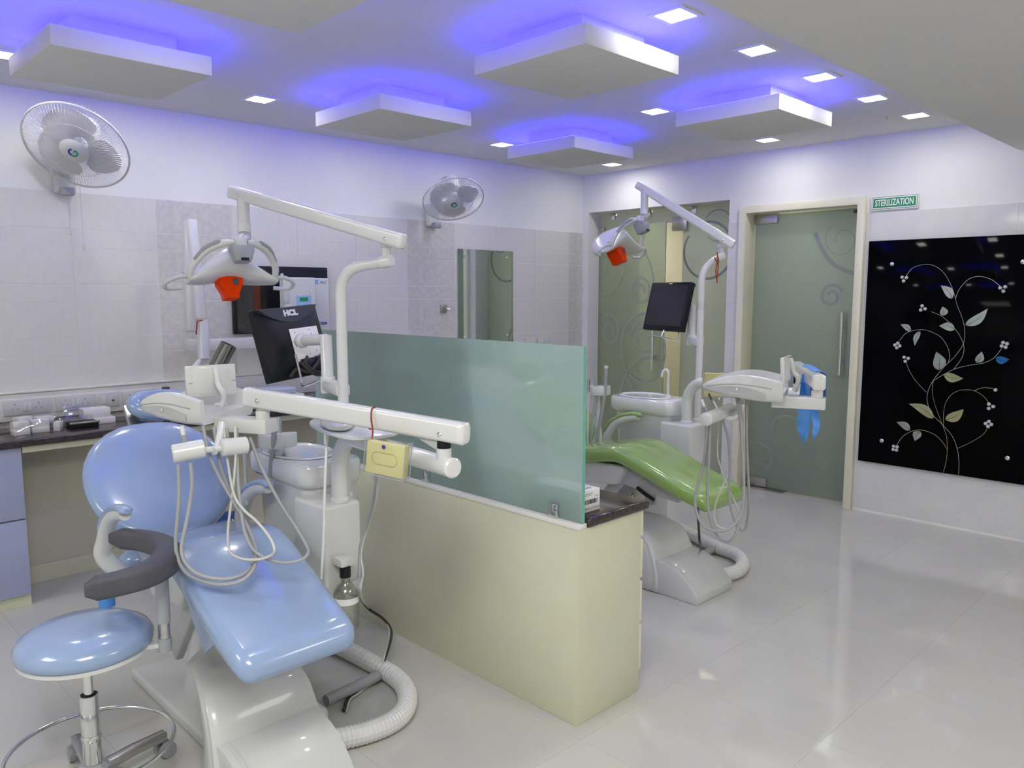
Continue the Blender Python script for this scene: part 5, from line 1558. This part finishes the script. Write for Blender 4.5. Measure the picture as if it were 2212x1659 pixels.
# ------------------------------------------------------------------ floor hoses and cables
def floor_hose(P, r, pipe, lab, name='suction_hose'):
    h = thing(name, lab, 'hose', P[0])
    C = catmull(P, 26)
    M().tube(C, [r * (1.0 if i % 4 < 2 else 0.93) for i in range(len(C))], 14).build('corrugated_tube', hose_white, h, smooth=0)
    for q, r_ in pipe:
        M().tube(catmull(q, 5) if len(q) > 2 else q, r_, 12).build('grey_pipe', hose_grey, h)
    return h
floor_hose([(1.664,2.839,0.037),(1.674,2.694,0.037),(1.682,2.538,0.037),(1.684,2.385,0.037),(1.663,2.276,0.037),(1.612,2.185,0.037),(1.541,2.122,0.037),(1.461,2.101,0.037),(1.367,2.114,0.037),(1.275,2.151,0.037)], 0.036,
           [([(1.720,2.432,0.030),(1.610,2.416,0.030),(1.500,2.405,0.030),(1.405,2.396,0.030)], 0.021)], 'thick white corrugated hose looping on the floor beside the blue chair')
floor_hose([(4.134,2.806,0.037),(4.065,2.639,0.037),(3.980,2.453,0.037),(3.917,2.301,0.037),(3.891,2.179,0.037),(3.803,2.084,0.037),(3.671,2.032,0.037),(3.545,2.050,0.037),(3.466,2.090,0.037)], 0.036,
           [([(3.965,2.329,0.030),(3.836,2.317,0.030),(3.726,2.315,0.030)], 0.020)], 'thick white corrugated hose looping on the floor beside the green chair')
def cable(P, r, m_, lab, name='power_cable'):
    C = catmull(P, 6)
    return tag(M().tube(C, r, 8).build(name, m_, at=C[0], smooth=60), lab, 'cable')
cb_ = thing('power_cables', 'black and pale cables hanging from the near arm and trailing over the white hose', 'cable', (1.442, 2.341, 0.000))
M().tube(catmull([(1.293,1.888,0.969),(1.349,1.974,0.903),(1.396,2.064,0.818),(1.426,2.145,0.725),(1.417,2.164,0.667),(1.412,2.166,0.621),(1.404,2.157,0.569),(1.390,2.140,0.506)] + [(1.934,2.942,0.085)], 6), 0.0062, 8).build('grey_cable', hose_grey, cb_, smooth=60)
M().tube(catmull([(1.934,2.942,0.085)] + [(1.926,2.879,0.075),(1.916,2.775,0.075),(1.880,2.663,0.075)] + [(1.809,2.560,0.082),(1.696,2.439,0.082)] + [(1.674,2.464,0.008),(1.554,2.411,0.008),(1.495,2.392,0.008),(1.435,2.329,0.008)], 6), 0.0062, 8).build('black_cable', cable_black, cb_, smooth=60)
M().tube(catmull([(1.301,1.894,0.966),(1.354,1.972,0.895),(1.401,2.060,0.816),(1.429,2.142,0.725),(1.420,2.161,0.666),(1.415,2.163,0.621),(1.412,2.149,0.569),(1.393,2.137,0.506)] + [(1.935,2.900,0.075),(1.927,2.793,0.075),(1.876,2.667,0.075)] + [(1.799,2.560,0.085),(1.686,2.434,0.085)] + [(1.661,2.445,0.010),(1.549,2.395,0.010),(1.493,2.375,0.010),(1.437,2.313,0.010)], 6), 0.004, 8).build('pale_cable', hose_pale, cb_, smooth=60)
cable([(3.020,1.886,0.531),(3.103,1.933,0.456),(3.186,1.978,0.362),(3.270,2.023,0.275)] + [(3.837,2.354,0.010),(3.793,2.308,0.010)], 0.006, cable_black, 'black cable hanging below the foot of the green chair')

# ------------------------------------------------------------------ bin
bn = thing('waste_bin', 'dark blue waste bin with a clear liner behind the blue chair', 'bin', (1.802, 4.077, 0.000))
bl = V(bn.location)
M().lathe([(0.085, 0.0), (0.10, 0.26), (0.108, 0.265), (0.108, 0.285), (0.10, 0.287), (0.096, 0.27), (0.08, 0.012)], 28, Matrix.Translation(bl)).build('bucket', blue_bin, bn, smooth=45)
m = M()
m.loft([[bl + V((r * (1 + 0.06 * math.sin(7 * a + r * 90)) * math.cos(a), r * (1 + 0.06 * math.sin(7 * a + r * 90)) * math.sin(a), z)) for a in [2 * PI * k / 30 for k in range(30)]] for r, z in ((0.112, 0.24), (0.114, 0.288), (0.10, 0.296), (0.09, 0.25))], cap=False)
m.build('liner', film_clear, bn, smooth=60)

# ------------------------------------------------------------------ stools
def stool(x, y, zs, lab, R=0.185, full=True):
    s = thing('stool', lab, 'stool', (x, y, 0))
    B = Matrix.Translation((x, y, 0))
    M().lathe([(0.001, zs + 0.052), (R * 0.45, zs + 0.050), (R * 0.75, zs + 0.042), (R * 0.93, zs + 0.024), (R, zs + 0.002), (R * 0.985, zs - 0.018), (R * 0.95, zs - 0.022), (0.001, zs - 0.022)], 48, B).build('seat', blue_vinyl, s, smooth=60)
    M().lathe([(R * 0.955, zs - 0.0222), (R * 0.965, zs - 0.034), (R * 0.9, zs - 0.038), (0.001, zs - 0.038)], 48, B).build('seat_pan', plastic, s, smooth=40)
    M().lathe([(0.017, zs - 0.07), (0.018, zs - 0.04)], 18, B).build('seat_socket', plastic, s)
    M().lathe([(0.0135, 0.30), (0.0135, zs - 0.06)], 18, B).build('piston', chrome, s)
    M().lathe([(0.0255, 0.07), (0.0255, 0.318), (0.0225, 0.319), (0.021, 0.30), (0.001, 0.30)], 24, B).build('column', chrome, s, smooth=40)
    M().lathe([(0.0215, 0.3192), (0.0138, 0.3205)], 20, B).build('column_bush', black_plastic, s)
    if full:
        M().lathe([(0.0262, 0.178), (0.0285, 0.183), (0.0285, 0.190), (0.0262, 0.195)], 24, B, cap=False).build('column_ring', chrome, s)
    M().lathe([(0.03, 0.045), (0.046, 0.05), (0.046, 0.09), (0.032, 0.105)], 10, B).build('hub', grey_plastic, s, smooth=20)
    if full:
        M().tube([(x + 0.225 * math.cos(a), y + 0.225 * math.sin(a), 0.155) for a in [2 * PI * k / 56 for k in range(56)]], 0.0065, 10, True).build('foot_ring', chrome, s, smooth=60)
    for k in range(5):
        a = math.radians(14 + 72 * k)
        d_ = V((math.cos(a), math.sin(a), 0))
        o_ = V((x, y, 0))
        mm = M()
        n_ = V((-d_.y, d_.x, 0))
        mm.loft([[o_ + d_ * r + n_ * p[0] * w_ + V((0, 0, z + p[1])) for p in rrect(0.036, 0.03, 0.006, 2)] for r, z, w_ in ((0.03, 0.075, 1.1), (0.13, 0.078, 0.95), (0.235, 0.072, 0.85))])
        lg = mm.build('leg', steel, s, smooth=40)
        w_ = M()
        ax = V((-d_.y, d_.x, 0))
        pc = o_ + d_ * 0.235 + V((0, 0, 0.027))
        for sg_ in (-0.016, 0.016):
            w_.lathe([(0.012, -0.008), (0.026, -0.008), (0.027, 0.0), (0.026, 0.008), (0.012, 0.008)], 18, axis_frame(pc + ax * sg_, ax))
        cyl(w_, pc, pc + V((0, 0, 0.035)), 0.008, 10)
        w_.build('caster', grey_plastic, lg, smooth=40)
    return s
s1 = stool(0.648, 2.450, 0.487, 'near blue topped operator stool with grey curved arm support')
C = catmull([(0.591, 2.209, 0.720), (0.663, 2.202, 0.720), (0.741, 2.213, 0.720), (0.809, 2.261, 0.720), (0.856, 2.338, 0.720), (0.875, 2.440, 0.720), (0.850, 2.547, 0.720), (0.791, 2.638, 0.720)], 8)
rings = []
for i, p in enumerate(C):
    d_ = (C[min(i + 1, len(C) - 1)] - C[max(i - 1, 0)])
    d_.z = 0
    d_.normalize()
    n_ = V((-d_.y, d_.x, 0))
    e_ = min(1.0, 0.55 + 0.15 * min(i, len(C) - 1 - i))
    t_ = i / (len(C) - 1)
    w_ = 0.042 + 0.036 * math.sin(PI * t_) ** 2
    rings.append([p + n_ * a * e_ + V((0, 0, b * e_)) for a, b in rrect(w_, 0.066, 0.018, 4)])
M().loft(rings).build('arm_support', dark_plastic, s1, smooth=50)
pp = V((0.822, 2.308, 0.445))
cyl(M(), pp + V((0, 0, 0.0)), pp + V((0, 0, 0.04)), 0.0195, 18).build('post_foot', grey_plastic, s1)
cyl(M(), pp + V((0, 0, 0.038)), pp + V((0, 0, 0.09)), 0.0165, 18).build('post_tube', steel, s1)
cyl(M(), pp + V((0, 0, 0.088)), pp + V((0, 0, 0.25)), 0.0195, 18).build('post_sleeve', grey_plastic, s1)
bar(M(), V((0.66, 2.44, 0.444)), pp + V((0, 0, 0.02)), 0.028, 0.014, up=(0, 0, 1)).build('post_bracket', plastic, s1, bevel=0.002)
